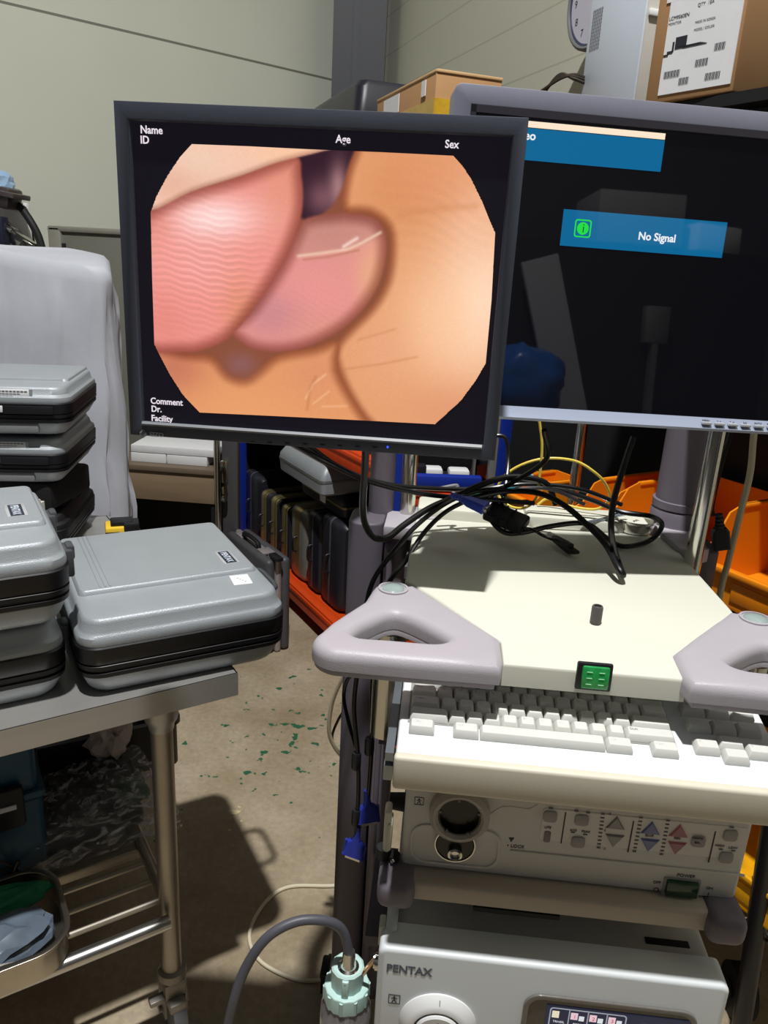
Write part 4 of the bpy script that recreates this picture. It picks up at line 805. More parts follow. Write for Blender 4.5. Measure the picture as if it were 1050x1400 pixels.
r1 = nt.nodes.new('ShaderNodeMapRange'); r1.inputs[1].default_value = .45; r1.inputs[2].default_value = .68; r1.inputs[3].default_value = .10; r1.inputs[4].default_value = .75  # whitish, more opaque patches stand in for highlights on the crinkled film
nt.links.new(n1.outputs[0], r1.inputs[0]); nt.links.new(r1.outputs[0], nt.nodes['Principled BSDF'].inputs['Alpha'])
c = tb(-.20, .375, .30); bm = NB(); b2 = bmesh.new(); bmesh.ops.create_grid(b2, x_segments=70, y_segments=60, size=1)
from mathutils import noise as nz
for v in b2.verts:
    x, y = v.co.x, v.co.y; e = max(0, 1-max(abs(x), abs(y))**4); h_ = e**.6*(.080+.025*x)+.012*nz.noise(Vector((x*3, y*3, 1)))+.022*abs(nz.noise(Vector((x*7, y*7, 4))))*e+.010*abs(nz.noise(Vector((x*17, y*15, 7))))
    v.co = Vector((x*.165+.012*nz.noise(Vector((x*4, y*4, 9))), y*.135+.012*nz.noise(Vector((x*4, y*4, 19))), max(.004, h_)))
M = T(*c) @ Matrix.Rotation(TA, 4, 'Z'); b2.transform(M); merge(bm, b2)
BGO = thing('plastic_bag', 'clear crinkled plastic bag of dark parts lying on the lower shelf', 'bag', M=M)
obj('bag_film', bm, BAGM, BGO, True, 25)
bm = NB(); rbox(bm, (-.02, 0, .027), (.24, .18, .045), .015); rbox(bm, (.07, .02, .05), (.09, .14, .04), .015); obj('bag_contents', bm, mat('dark_contents', (52, 52, 50), .6, noise=.3, scale=30), BGO)
bm = NB(); rbox(bm, (.085, -.03, .062), (.07, .08, .02), .008); obj('green_packet', bm, mat('green_packet_film', (22, 70, 46), .4), BGO)
c = tb(-.47, .24, .30)
for k in range(5):
    bm = NB(); r0 = random.Random(k+5); P = []
    for j in range(9): P.append(tb(-.60+.03*j+.02*r0.random(), .235+.06*r0.random(), .309+.07*abs(sin(j*.8+k))*r0.random()))
    tube(bm, P, .003, 6, 5); single('loose_cord', bm, mat('brown_cord', (70, 52, 46), .5) if k % 2 else CABLE, 'one of the tangled dark cords in front of the teal tool box', 'cord', 'tangled cords on the lower shelf')
bm = NB(); q = tb(-.475, .2405, .40); rbox(bm, q, (.03, .018, .02), .003, R=Matrix.Rotation(TA+.3, 3, 'Z')); rbox(bm, q-Vector((0, 0, .045)), (.006, .006, .09)); single('cord_plug', bm, PAPER, 'small white plug on the tangled cords by the tool box', 'plug')
# tray hanging at the front rail
TY = thing('steel_tray', 'rounded steel tray holding bagged tools at the bottom left', 'tray', M=TM @ T(-.525, .085, .316))
def rr(a, b, r): return rrect(a, b, r, 8)
bm = NB(); prism(bm, rr(.43, .20, .06), 0, .004); prism(bm, rr(.435, .205, .062), 0, .055, [rr(.427, .197, .058)[::-1]], r=.001); prism(bm, rr(.447, .217, .066), .052, .057, [rr(.427, .197, .058)[::-1]], r=.001); obj('tray_body', bm, mat('tray_steel', (190, 182, 170), .3, 1, noise=.06), TY)
def lump(name, c, s, seed, m, label, amp=.25):
    bm = crumple(NB(), c, s, seed, amp); bm.transform(TM @ T(-.525, .085, .316)); return single(name, bm, m, label, 'bag', smooth=20)
lump('tool_bag', (.09, -.03, .042), (.11, .055, .03), 11, mat('blue_grey_film', (96, 108, 122), .25, noise=.3, scale=25, coat=.5), 'blue grey bagged tools in the steel tray')
lump('green_pouch', (.10, .045, .055), (.105, .03, .025), 12, mat('green_pouch_film', (30, 128, 84), .35, noise=.2), 'bright green pouch beside the bagged tools in the tray')

# ================================================================== LEFT BACKGROUND
# white sheet draped over tall equipment
bm = NB(); x1_, y0_ = -.955, 2.18; W_, D_ = 1.1, .55; prof = rrect(W_, D_, .05, 8, x1_-W_/2, y0_+D_/2); n_ = 220; pts = []
per = [Vector((*p, 0)) for p in prof]; tot = [0]
for i in range(len(per)): tot.append(tot[-1]+(per[(i+1) % len(per)]-per[i]).length)
def onper(t):
    d = (t % 1)*tot[-1]
    for i in range(len(per)):
        if tot[i+1] >= d: k = (d-tot[i])/max(1e-9, tot[i+1]-tot[i]); return per[i].lerp(per[(i+1) % len(per)], k)
cen = Vector((x1_-W_/2, y0_+D_/2, 0)); rings = []
_rs = Matrix.Rotation(radians(24), 3, 'Z'); _pv = Vector((x1_, y0_, 0)); per = [_pv+_rs@(p-_pv) for p in per]; cen = _pv+_rs@(cen-_pv)
zt_ = lambda p: 1.445+.045*min(1, max(0, (x1_-p.x)/.3))
levels = [(.30, 0), (.70, 0), (.9, 0), (.97, -.004), (1.0, -.022), (1.005, -.05)]+[(1.0, -.05-1.33*k/30) for k in range(1, 31)]
b2 = bmesh.new()
for k, (sc_, dz) in enumerate(levels):
    ring = []
    for i in range(n_):
        p = onper(i/n_); q = cen+(p-cen)*sc_
        if k > 5:
            dn = (p-cen).normalized(); f_ = min(1, -dz/.9); ph = i/n_*2*pi
            fold = -.030*f_*abs(sin(ph*13+1.3*sin(ph*5)+.8*f_))**.7-.016*f_**.6*abs(sin(ph*29+2.2*sin(ph*3)+3*f_))+.004*sin(ph*70+9*f_)+.022*nz.noise(Vector((q.x*5, q.y*5, dz*4)))+.008*nz.noise(Vector((q.x*14, q.y*14, dz*6)))
            q = q+dn*(fold+.045*f_)
        ring.append(b2.verts.new((q.x, q.y, zt_(p)+dz+(.006*nz.noise(q*6) if k < 6 else 0))))
    rings.append(ring)
for a, b in zip(rings, rings[1:]):
    for i in range(n_): b2.faces.new((a[i], a[(i+1) % n_], b[(i+1) % n_], b[i]))
b2.faces.new(rings[0]); merge(bm, b2)
single('dust_sheet', bm, mat('white_cotton', (188, 191, 201), .85, noise=.03, bump=.2, bscale=900), 'white cotton sheet draped over tall equipment behind the case stacks', 'sheet', smooth=60)
bm = NB(); q = aty(132, 700, 2.0); rbox(bm, (q.x, 1.965, q.z/2), (.13, .02, q.z), .004); single('clear_panel', bm, mat('frosted_panel', (170, 170, 172), .3, trans=.4, noise=.1), 'pale frosted panel standing before the white sheet', 'panel')
# medical head above the sheet
EQ = thing('medical_arm', 'metal medical arm with curved black hose rising behind the white sheet', 'medical arm', (-1.62, 2.95, 0))
def eq(px, py, Y): return aty(px, py, Y+.45)
bm = NB(); a, b_ = eq(-30, 278, 2.5), eq(46, 365, 2.5); rbox(bm, ((a.x+b_.x)/2, 2.95, (a.z+b_.z)/2-.02), (b_.x-a.x, .03, a.z-b_.z+.06), .008); obj('white_panel', bm, WHITE, EQ, True)
bm = NB(); q = eq(0, 268, 2.42); rbox(bm, q, (.12, .10, .075), .012, R=Matrix.Rotation(.2, 3, 'Y')); rbox(bm, eq(12, 266, 2.40), (.10, .12, .018), .004, R=Matrix.Rotation(.15, 3, 'Y')); obj('lamp_head', bm, mat('head_grey', (92, 84, 82), .3, .4), EQ, True)
bm = NB(); q = eq(0, 252, 2.42); crumple(bm, q, (.05, .05, .045), 6, .25); obj('blue_film', bm, mat('pale_blue_film', (150, 180, 210), .2, coat=.6), EQ, True, 25)
bm = NB(); tube(bm, [eq(18, 276, 2.45), eq(30, 286, 2.44), eq(42, 303, 2.43), eq(52, 322, 2.43), eq(58, 342, 2.43)], .014, 12); obj('curved_hose', bm, RUBBER, EQ, True)
bm = NB(); a = eq(4, 312, 2.42); b_ = eq(48, 344, 2.42); d_ = b_-a; R_ = Matrix.Rotation(atan2(-d_.z, d_.x), 3, 'Y'); rbox(bm, (a+b_)/2, (d_.length, .05, .05), .01, R=R_); rbox(bm, eq(40, 338, 2.40), (.05, .05, .03), .006, R=R_); rbox(bm, eq(12, 310, 2.40), (.05, .05, .02), .004, R=R_); cyl(bm, eq(30, 338, 2.39), eq(33, 328, 2.39), .006, n=8); obj('bracket_arm', bm, CHROME, EQ, True)
bm = NB(); q = eq(0, 318, 2.38); rbox(bm, q, (.05, .05, .11), .008); obj('control_block', bm, mat('navy_block', (34, 36, 56), .4), EQ, True)
bm = NB(); cyl(bm, (-1.62, 2.98, .0), (-1.62, 2.98, 1.58), .02); obj('stem', bm, CHROME, EQ, True)
# grey partition board
a, b_ = aty(65, 308, 3.4), aty(168, 324, 3.4); PT = thing('partition_board', 'grey green framed board leaning upright at the left wall', 'board', (a.x+.3, 3.42, 0))
bm = NB(); rbox(bm, (a.x+.3, 3.42, a.z/2), (.60, .03, a.z-.004), .01); obj('board_face', bm, mat('board_grey', (118, 118, 108), .6, noise=.04), PT, True)
bm = NB(); rbox(bm, (a.x+.03, 3.405, a.z/2), (.06, .03, a.z), .01); rbox(bm, (a.x+.3, 3.405, a.z-.012), (.60, .03, .024), .008); obj('board_frame', bm, mat('board_frame_grey', (140, 138, 128), .5), PT, True)
bm = NB(); rbox(bm, (a.x+.068, 3.399, a.z/2-.02), (.012, .02, a.z-.1), .002); obj('board_seam', bm, DBLK, PT, True)
# wooden cabinet with papers
Yc = 2.95; a, b_ = aty(196, 637, Yc), aty(294, 690, Yc); CBX0, CBX1 = a.x-.25, b_.x
WC = thing('wooden_cabinet', 'brown wooden cabinet front with white boxes stacked on it, below the black monitor', 'cabinet', ((CBX0+CBX1)/2, Yc+.2, 0))
WOOD = mat('brown_laminate', (136, 116, 92), .5, noise=.14, scale=6, stretch=(.5, 1, 5))
zt1, zb1 = a.z, b_.z
bm = NB(); rbox(bm, ((CBX0+CBX1)/2, Yc+.01, (zt1-.02+zb1)/2), (CBX1-CBX0, .02, zt1-zb1-.02), .003); obj('drawer_front', bm, WOOD, WC, True)
bm = NB(); rbox(bm, ((CBX0+CBX1)/2, Yc+.17, zt1-.006), (CBX1-CBX0+.02, .36, .022), .002); obj('cabinet_top', bm, mat('dark_laminate', (112, 98, 82), .5), WC, True)
bm = NB(); rbox(bm, (CBX0+.01, Yc+.18, zb1/2), (.02, .34, zb1+.02)); rbox(bm, (CBX1-.01, Yc+.18, zb1/2), (.02, .34, zb1+.02)); rbox(bm, ((CBX0+CBX1)/2, Yc+.34, zt1/2), (CBX1-CBX0, .012, zt1-.02)); obj('cabinet_sides', bm, DBLK, WC, True)
for k, (xa, xb, y0p, y1p) in enumerate(((180, 228, 617, 628), (229, 284, 618, 627), (180, 296, 606, 611))):
    p, q = aty(xa, y0p, Yc+.05), aty(xb, y1p, Yc+.05); bm = NB(); zlo = zt1+.0055 if k < 2 else zt1+.046; h_ = .038 if k < 2 else .03
    rbox(bm, ((p.x+q.x)/2, Yc+.15, zlo+h_/2), (q.x-p.x, .22, h_), .002); single('paper_box', bm, PAPER, ['flat white box at the left on the wooden cabinet', 'flat white box at the right on the wooden cabinet', 'wide white box topmost on the wooden cabinet'][k], 'box')
# steel stand beside the cabinet
SD = thing('steel_locker', 'dark steel locker side with chrome bar handle next to the blue upright', 'locker', (-.86, 3.0, 0))
a = aty(297, 640, 2.90); bm = NB(); cyl(bm, (a.x, 2.90, 0), (a.x, 2.90, 1.0), .013, n=14); obj('steel_tube', bm, CHROME, SD, True)
a, b_ = aty(303, 640, 3.0), aty(325, 640, 3.0); bm = NB(); rbox(bm, ((a.x+b_.x)/2, 3.02, .5), (b_.x-a.x, .04, 1.0), .006); obj('locker_body', bm, mat('locker_grey', (86, 84, 86), .45, .3), SD, True)
q = aty(310, 647, 2.99); bm = NB(); z0_, z1_ = aty(310, 680, 2.99).z, aty(310, 630, 2.99).z; tube(bm, [(q.x-.012, 3.0, z1_-.02), (q.x-.012, 2.96, z1_), (q.x+.0, 2.955, z1_-.01), (q.x+.005, 2.955, z0_+.01), (q.x-.012, 2.96, z0_), (q.x-.012, 3.0, z0_+.01)], .007, 8, 4); obj('bar_handle', bm, CHROME, SD, True)
bm = NB(); rbox(bm, (q.x-.008, 2.99, (z0_+z1_)/2+.03), (.022, .02, .09), .003); rbox(bm, (q.x-.008, 2.99, z0_+.03), (.022, .02, .03), .003); obj('lock_plate', bm, GOLD, SD, True)

# ================================================================== STORAGE RACKS ALONG THE RIGHT WALL
RM = Matrix.Translation(RA) @ Matrix((RR, RN, Vector((0, 0, 1)))).transposed().to_4x4()      # local x along the rack, y into it
S0, S1 = -1.10, .44; RD = .46
RK = thing('storage_rack', 'orange and blue storage rack of suitcases behind the cart', 'rack', M=RM)
for s_ in (S0, S1):
    for y in (.03, RD-.03):
        bm = NB(); rbox(bm, (s_, y, .86), (.055, .055, 1.72), .003); obj('upright', bm, BLUEP, RK)
def beam(s0, s1, y, z, h_, nm='beam'):
    bm = NB(); rbox(bm, ((s0+s1)/2, y, z), (s1-s0-.057, .04, h_), .004); rbox(bm, ((s0+s1)/2, y-.018, z+h_*.22), (s1-s0-.06, .012, h_*.25), .003); return bm
for z in (.10, .82, 1.70):
    for y in (.025, RD-.025): obj('beam', beam(S0, S1, y, z, .075), ORANGE, RK)
    bm = NB(); rbox(bm, ((S0+S1)/2, RD/2, z+.030), (S1-S0-.06, RD-.09, .012)); obj('shelf_board', bm, ORANGE if z < .2 else DBLK, RK, label='orange shelf board' if z < .2 else None)
bm = NB(); rbox(bm, ((S0+S1)/2, RD+.01, .86), (S1-S0+.05, .006, 1.7)); obj('dark_filler_back', bm, DBLK, RK)  # added sheet, its black stands in for the dark inside the rack
bm = NB(); rbox(bm, (S0-.032, RD/2+.04, .86), (.006, RD-.06, 1.7)); obj('dark_filler_end', bm, DBLK, RK)  # added at the rack end, black in place of shade
def rpt(px, py, off=0): q = atp(px, py, RA+RN*off, RN)-RA; return q.dot(RR), q.z
# standing hard cases
SUITS = [(436, 466, 707, 'black', 'b'), (418, 435.5, 700, 'black', 'b'), (395, 417, 694, 'silver', 's'), (381, 394, 690, 'black', 'g'), (366, 380, 679, 'black', 'g'), (353.5, 365, 671, 'black', 'g'), (333, 353, 646, 'black', 'b'), (319, 332, 657, 'black', 'g')]
SL = ['black ribbed suitcase nearest the cart on the low rack shelf', 'black suitcase second from the cart on the low shelf', 'silver edged suitcase between black ones on the low shelf', 'black brass trimmed suitcase touching the silver one', 'black suitcase with bright brass edge, two left of the silver one', 'black brass edged suitcase right of the tall dark one', 'tall dark rounded suitcase rising above its neighbours', 'black brass edged suitcase at the left end of the row']
SILV = mat('silver_suitcase', (150, 148, 140), .4, .4, noise=.08); NAVY = mat('navy_black_shell', (36, 37, 46), .4, noise=.04)
for (xa, xb, ty, c_, st), lb in zip(SUITS, SL):
    ym = (ty+800)/2; s0, _ = rpt(xa, ym, .05); s1, _ = rpt(xb, ym, .05); _, zt1 = rpt((xa+xb)/2, ty, .05); th = (s1-s0)-.002; zt1 = min(zt1, .76); hh = zt1-.1365; dd = .34
    t = thing('suitcase', lb, 'suitcase', M=RM @ T((s0+s1)/2, .05+dd/2, .1365), group='suitcases standing on the low rack shelf')
    m_ = SILV if st == 's' else NAVY; MR = Matrix.Rotation(pi/2, 4, 'Y')
    half = th/2
    for sg in (-1, 1):
        bm = NB(); loft(bm, [(.003, hh-.002, dd-.002, .03), (half*.55, hh-.002, dd-.002, .03), (half*.85, hh-.014, dd-.014, .028), (half, hh-.04, dd-.04, .02)], 5, T(0, 0, hh/2) @ (MR if sg > 0 else Matrix.Rotation(-pi/2, 4, 'Y'))); obj('shell', bm, m_, t)
    bm = NB(); wv = .006 if st == 'b' else th*.16; loft(bm, [(-wv, hh, dd, .031), (wv, hh, dd, .031)], 5, T(0, 0, hh/2) @ MR); obj('rim', bm, GOLD if st != 'b' else mat('grey_rim_trim', (82, 82, 90), .4), t)
    if st == 'g':
        bm = NB(); loft(bm, [(wv*1.5, hh+.001, dd+.001, .031), (wv*2.1, hh+.001, dd+.001, .031)], 5, T(0, 0, hh/2) @ MR); obj('inner_rim', bm, GOLD, t)
    bm = NB(); tube(bm, [(0, -dd/2+.002, hh*.4), (0, -dd/2-.018, hh*.42), (0, -dd/2-.018, hh*.58), (0, -dd/2+.002, hh*.6)], .005, 8, 3); obj('handle', bm, BLACK, t)
# two cases lying across the row
zc0 = max(rpt((a+b)/2, t, .05)[1] for a, b, t, _, _ in SUITS[:5])
s_m, z_m = rpt(436, 690, .05)
def lying(name, label, px0, px1, pyt, pyb, off, dd, m, rim, lay, extra=None):
    s0, zb_ = rpt(px0, pyb, off); s1, _ = rpt(px1, pyb, off); _, zt2 = rpt((px0+px1)/2, pyt, off); h_ = max(.05, zt2-lay)
    t = thing(name, label, 'case', M=RM @ T((s0+s1)/2, off+dd/2, lay)); w_ = s1-s0
    bm = NB(); loft(bm, [(0, w_-.03, dd-.03, .02), (.01, w_-.008, dd-.008, .02), (h_*.48, w_, dd, .02)], 4); obj('base_shell', bm, m, t)
    bm = NB(); loft(bm, [(h_*.52, w_, dd, .02), (h_*.7, w_-.004, dd-.004, .02), (h_*.95, w_-.04, dd-.04, .02), (h_, w_-.06, dd-.06, .02)], 4); obj('lid', bm, m, t)
    bm = NB(); loft(bm, [(h_*.46, w_+.003, dd+.003, .02), (h_*.54, w_+.003, dd+.003, .02)], 4); obj('rim', bm, rim, t)
    if extra: bm = NB(); rbox(bm, (w_*.05, -dd/2-.001, h_*.5), (.05, .004, h_*.5), .001); obj('pale_label', bm, PAPER, t)
    return t, h_
tops = []
for (xa, xb, ty, c_, st) in SUITS[:5]:
    tops.append(min(.76, rpt((xa+xb)/2, ty, .05)[1]))
t1, h1 = lying('hard_case', 'black case with pale label lying under the small silver case', 410, 470, 662, 698, .075, .3, NAVY, GOLD, max(tops)+.002, True)
t2_, h2 = lying('hard_case', 'small silver case lying on top of the suitcase row', 380, 440, 622, 668, -.01, .22, SILVER, GREYALU, max(tops)+h1+.003)
# grey flight case on the floor
zt3 = .40; P0 = atz(372, 766, zt3); P1 = atz(316, 724, zt3); ux = (P0-P1); L3 = ux.length; ux.normalize(); vx = Vector((-ux.y, ux.x, 0))
FC = thing('flight_case', 'grey aluminium edged flight case standing on the floor beside the rack', 'case', M=Matrix.Translation((P0+P1)/2-Vector((0, 0, zt3))+vx*.03) @ Matrix.Rotation(atan2(ux.y, ux.x), 4, 'Z'))
FG = mat('flight_grey', (84, 84, 88), .5, .2, noise=.08)
for sg in (-1, 1): bm = NB(); rbox(bm, (0, sg*.033, zt3/2), (L3, .040, zt3-.004), .018, 3); obj('shell', bm, FG, FC)
bm = NB(); rbox(bm, (0, 0, zt3/2), (L3+.003, .028, zt3), .012, 3); obj('aluminium_rim', bm, mat('pale_alu', (178, 172, 172), .4, .5, noise=.1), FC)
for sg in (-.28, .25):
    bm = NB(); rbox(bm, (sg*L3, -.01, zt3+.001), (.06, .05, .008), .002); obj('latch', bm, mat('pale_alu', (178, 172, 172), .4, .5, noise=.1), FC)
bm = NB(); tube(bm, [(-.085, -.02, zt3), (-.08, -.022, zt3+.018), (-.05, -.024, zt3+.026), (.03, -.024, zt3+.026), (.055, -.022, zt3+.018), (.06, -.02, zt3)], .009, 8, 4); obj('handle', bm, BLACK, FC); bm = NB(); rbox(bm, (.19, -.012, zt3+.008), (.07, .03, .015), .004); obj('catch', bm, BLACK, FC)
# dark bag at the rack end behind the post
q = rk(.30, .12, .137); bm = crumple(NB(), q+Vector((0, 0, .20)), (.10, .14, .20), 8, .2); single('black_bag', bm, DBLK, 'black cloth bag on the low shelf behind the cart post', 'bag', smooth=25)
q = rk(.385, .07, .137); bm = NB(); prism(bm, rrect(.06, .09, .02), 0, .26, r=.004, M=Matrix.Translation(q)); single('waste_bin', bm, mat('taupe_bin', (80, 70, 70), .5), 'narrow taupe bin at the rack end beside the black bag', 'bin')

# second bay
q = aty(545, 650, 2.02); RM2 = T(q.x, 2.02, 0) @ Matrix.Rotation(radians(8), 4, 'Z'); S2_, S3_, RD = .0, .26, .36
R2 = thing('storage_rack', 'second blue and orange rack bay behind the cables', 'rack', M=RM2)
for s_ in (S2_, S3_):
    for y in (.03, RD-.03):
        bm = NB(); rbox(bm, (s_, y, .82), (.05, .05, 1.64) if s_ == S2_ else (.02, .03, 1.64), .003); obj('upright', bm, BLUEP if s_ == S2_ else GREYALU, R2)
for z in (.10, .45, .885, 1.62):
    for y in (.025, RD-.025): obj('beam', beam(S2_, S3_, y, z, .05), ORANGE, R2)
    bm = NB(); rbox(bm, ((S2_+S3_)/2, RD/2, z+.030), (S3_-S2_-.06, RD-.09, .012)); obj('shelf_board', bm, DBLK, R2)
bm = NB(); rbox(bm, ((S2_+S3_)/2, .012, .935), (S3_-S2_-.06, .03, .035), .004); obj('blue_lip', bm, BLUEP, R2)
bm = NB(); rbox(bm, ((S2_+S3_)/2, RD+.01, .82), (S3_-S2_+.05, .006, 1.62)); obj('dark_filler_back', bm, DBLK, R2)  # black sheet added so that the bay looks dark in depth
def onrack(name, s_, y, z, dims, m, label, cat, r=.004, group=None, frame=None):
    bm = NB(); rbox(bm, (0, 0, dims[2]/2), dims, r); bm.transform((frame or RM2) @ T(s_, y, z)); return single(name, bm, m, label, cat, group)
onrack('white_adapter', .10, .08, .922, (.06, .05, .035), WHITE, 'white plastic block on the blue rack shelf', 'adapter', .008)
onrack('white_adapter', .18, .10, .922, (.06, .05, .028), WHITE, 'flat white block right of the other on the blue shelf', 'adapter', .008)
onrack('black_adapter', .055, .05, .922, (.05, .03, .05), BLACK, 'black power block on the blue rack shelf', 'adapter', .006)
onrack('dark_filler_block', .13, .25, .922, (.20, .16, .50), DBLK, 'large black filler block added to darken the back of the second rack bay', 'crate', .01)  # filler block, black for the darkness at the back of the bay

RD = .46
# chrome wire rack with orange bins
W0, W1 = 1.22, 1.83
WR = thing('wire_rack', 'chrome wire shelf rack carrying orange bins behind the right handle', 'rack', M=RM)
for s_ in (W0, W1+.35):
    for y in (.02, RD-.02):
        bm = NB(); cyl(bm, (s_, y, .06), (s_, y, 1.80), .0125, n=14); obj('wire_post', bm, CHROME, WR)
for z in (.33, .915, 1.78):
    bm = NB()
    for y in (.02, RD-.02):
        for dz in (0, -.035): cyl(bm, (W0, y, z+dz), (W1+.35, y, z+dz), .004, n=6)
        k = 0
        for k in range(24):
            sa = W0+(W1+.35-W0)*k/24; sb = W0+(W1+.35-W0)*(k+1)/24; cyl(bm, (sa, y, z-.035*(k % 2)), (sb, y, z-.035*((k+1) % 2)), .0025, n=5)
    for k in range(34): sa = W0+(W1+.35-W0)*k/33; cyl(bm, (sa, .02, z+.003), (sa, RD-.02, z+.003), .0022, n=5)
    obj('wire_shelf', bm, CHROME if z < 1 else DBLK, WR)
bm = NB(); rbox(bm, ((W0+W1+.35)/2, RD/2, 1.80), (W1+.35-W0, RD, .02)); obj('top_board', bm, DBLK, WR)
bm = NB(); rbox(bm, ((W0+W1+.35)/2, RD/2+.02, 1.40), (W1+.35-W0-.03, RD-.05, .015)); obj('added_shade_board', bm, DBLK, WR)  # unseen board added to cast shade into the bins
bm = NB(); rbox(bm, ((W0+W1+.35)/2, RD+.01, .95), (W1+.35-W0+.05, .006, 1.7)); obj('dark_filler_back', bm, DBLK, WR)  # added behind the wires, black instead of the shaded depth
def bin_(s0, s1, y0, z, d, h, label, m=BIN, name='stacking_bin', lip=.45):
    t = thing(name, label, 'bin', M=RM @ T((s0+s1)/2, y0, z), group='orange bins on the wire rack'); w_ = s1-s0; th = .004
    def side(x):
        bm = NB(); prism(bm, [(0, 0), (d, 0), (d, h), (d*.32, h), (d*.22, h*.92), (d*.12, h*lip*1.25), (0, h*lip)], -th/2, th/2, r=.001, M=T(x, 0, 0) @ Matrix((Vector((0, 0, 1)), Vector((1, 0, 0)), Vector((0, 1, 0)))).transposed().to_4x4() ); return bm
    bm = NB()
    for x in (-w_/2+th/2, w_/2-th/2):
        b = side(0); M_ = Matrix(((0, 0, 1, x), (1, 0, 0, 0), (0, 1, 0, 0), (0, 0, 0, 1))); 
        b.free(); b = NB(); prism(b, [(0, 0), (d, 0), (d, h), (d*.32, h), (d*.22, h*.92), (d*.12, h*lip*1.25), (0, h*lip)], -th/2, th/2, M=M_); merge(bm, b)
    rbox(bm, (0, d/2, th/2), (w_, d, th)); rbox(bm, (0, th/2, h*lip/2), (w_, th, h*lip)); rbox(bm, (0, d-th/2, h/2), (w_, th, h)); rbox(bm, (0, -.004, h*lip-.006), (w_+.004, .012, .012), .003)
    for x in (-w_/2, w_/2): rbox(bm, (x, d*.65, h-.005), (.012, d*.66, .010), .003)
    obj('bin_body', bm, m, t)
    bm = NB(); rbox(bm, (w_*.02, -.0005, h*lip*.45), (w_*.5, .004, h*lip*.5), .0015); obj('label_holder', bm, m, t)
    return t
bin_(1.60, 1.93, -.02, .922, .36, .165, 'large orange bin with open front on the wire rack at the right edge')
bin_(1.33, 1.585, .0, .922, .34, .135, 'orange bin behind the black cable loop on the wire rack')
BIN2 = bin_(1.235, 1.32, .0, .922, .30, .12, 'narrow orange bin left of the cable loop on the wire rack')
bin_(1.60, 1.93, .0, .337, .34, .18, 'yellow orange bin on the lowest wire shelf beside the upper processor', m=mat('yellow_bin', (240, 172, 20), .4))
p = aty(712, 690, 1.80); SBN = bin_(0, .085, 0, 0, .14, .085, 'small orange bin beside the teal tool, left end of the wire rack'); SBN.matrix_world = T(p.x, 1.80, p.z-.02) @ Matrix.Rotation(RANG, 4, 'Z')
onrack('bin_stand', p.x, 1.86, .0, (.16, .16, p.z-.021), DBLK, 'black stand under the small orange bin', 'stand', .004, frame=Matrix())
bm = NB(); tube(bm, [aty(690, 668, 1.74), aty(703, 664, 1.74), aty(716, 658, 1.75), aty(728, 652, 1.76)], .010, 10); single('hand_tool', bm, mat('teal_tool', (30, 150, 180), .4), 'teal handled tool lying across the small orange bin', 'tool')
onrack('dark_filler_panel', 1.69, .40, .922, (.86, .05, .82), DBLK, 'black filler panel added to darken the space behind the orange bins', 'panel', .01, frame=RM)  # added filler, its black stands for the dark above the bins
q = aty(1052, 1150, 1.22); q2 = aty(1014, 1400, 1.24); dq = (q2-q).normalized(); bm = NB(); cyl(bm, q2+dq*((q2.z-.004)/-dq.z), q-dq*.25, .0185, n=18); bp_ = single('black_pole', bm, mat('satin_black', (26, 26, 30), .35), 'black upright pole before the wire rack at the right edge', 'pole')
q = atz(1010, 1355, .05); WH = thing('trolley_wheel', 'black castor wheel beside the black pole at the lower right', 'wheel', (q.x, q.y, 0)); bm = NB(); cyl(bm, (q.x-.02, q.y, .055), (q.x+.02, q.y, .055), .055, n=28); obj('tyre', bm, RUBBER, WH, True); bm = NB(); cyl(bm, (q.x-.024, q.y, .055), (q.x+.024, q.y, .055), .02, n=16); rbox(bm, (q.x+.02, q.y, .085), (.01, .05, .09), .004); obj('hub', bm, BLACK, WH, True)

bm = NB(); rbox(bm, (.86, .44, .80), (.66, .10, 1.60), .008); bm.transform(RM); single('dark_backdrop', bm, DBLK, 'tall black backdrop block added to darken the gap behind the bins and cables', 'locker')  # added dark backdrop that hides the lit wall in the gap
# ---- things on top of the racks
DA = Vector((-.41, .912, 0)).normalized(); DB = Vector((.912, .41, 0)); CA = atan2(DB.y, DB.x)
def topbox(px, py, off, w_, d, zb):      # nearest top corner at a photo point; w along DB, d along DA
    p = atp(px, py, RA+RN*off, RN); return Matrix.Translation(Vector((p.x, p.y, zb))+DB*w_/2+DA*d/2) @ Matrix.Rotation(CA, 4, 'Z'), p.z-zb
TOPZ = 1.745
KRAFT = mat('kraft_card', (178, 136, 92), .75, noise=.06, scale=10)
M, h_ = topbox(597, 97, .02, .20, .50, TOPZ)
CT = thing('cardboard_carton', 'brown carton with yellow tape on top of the rack, left of the silver monitor', 'carton', M=M)
bm = NB(); rbox(bm, (0, 0, h_/2), (.20, .50, h_), .003); obj('carton_body', bm, KRAFT, CT)
bm = NB(); rbox(bm, (0, -.252, h_-.11), (.202, .003, .09)); rbox(bm, (-.101, 0, h_-.115), (.003, .503, .10)); obj('yellow_tape', bm, mat('yellow_tape_film', (198, 158, 40), .3, coat=.4, noise=.2, bump=.6, bscale=40), CT)
bm = NB(); rbox(bm, (-.1035, .10, h_-.035), (.002, .14, .05)); rbox(bm, (-.1035, -.17, h_-.03), (.002, .03, .04)); obj('paper_label', bm, PAPER, CT)
bm = NB(); rbox(bm, (0, -.248, h_+.002), (.20, .012, .008), .002); rbox(bm, (-.096, 0, h_+.002), (.012, .50, .008), .002); obj('flap_edge', bm, mat('kraft_pale', (204, 168, 122), .75), CT)
M, h_ = topbox(487, 104, .12, .42, .80, TOPZ)
HB = thing('hard_case', 'large black hard case on top of the rack by the column', 'case', M=M)
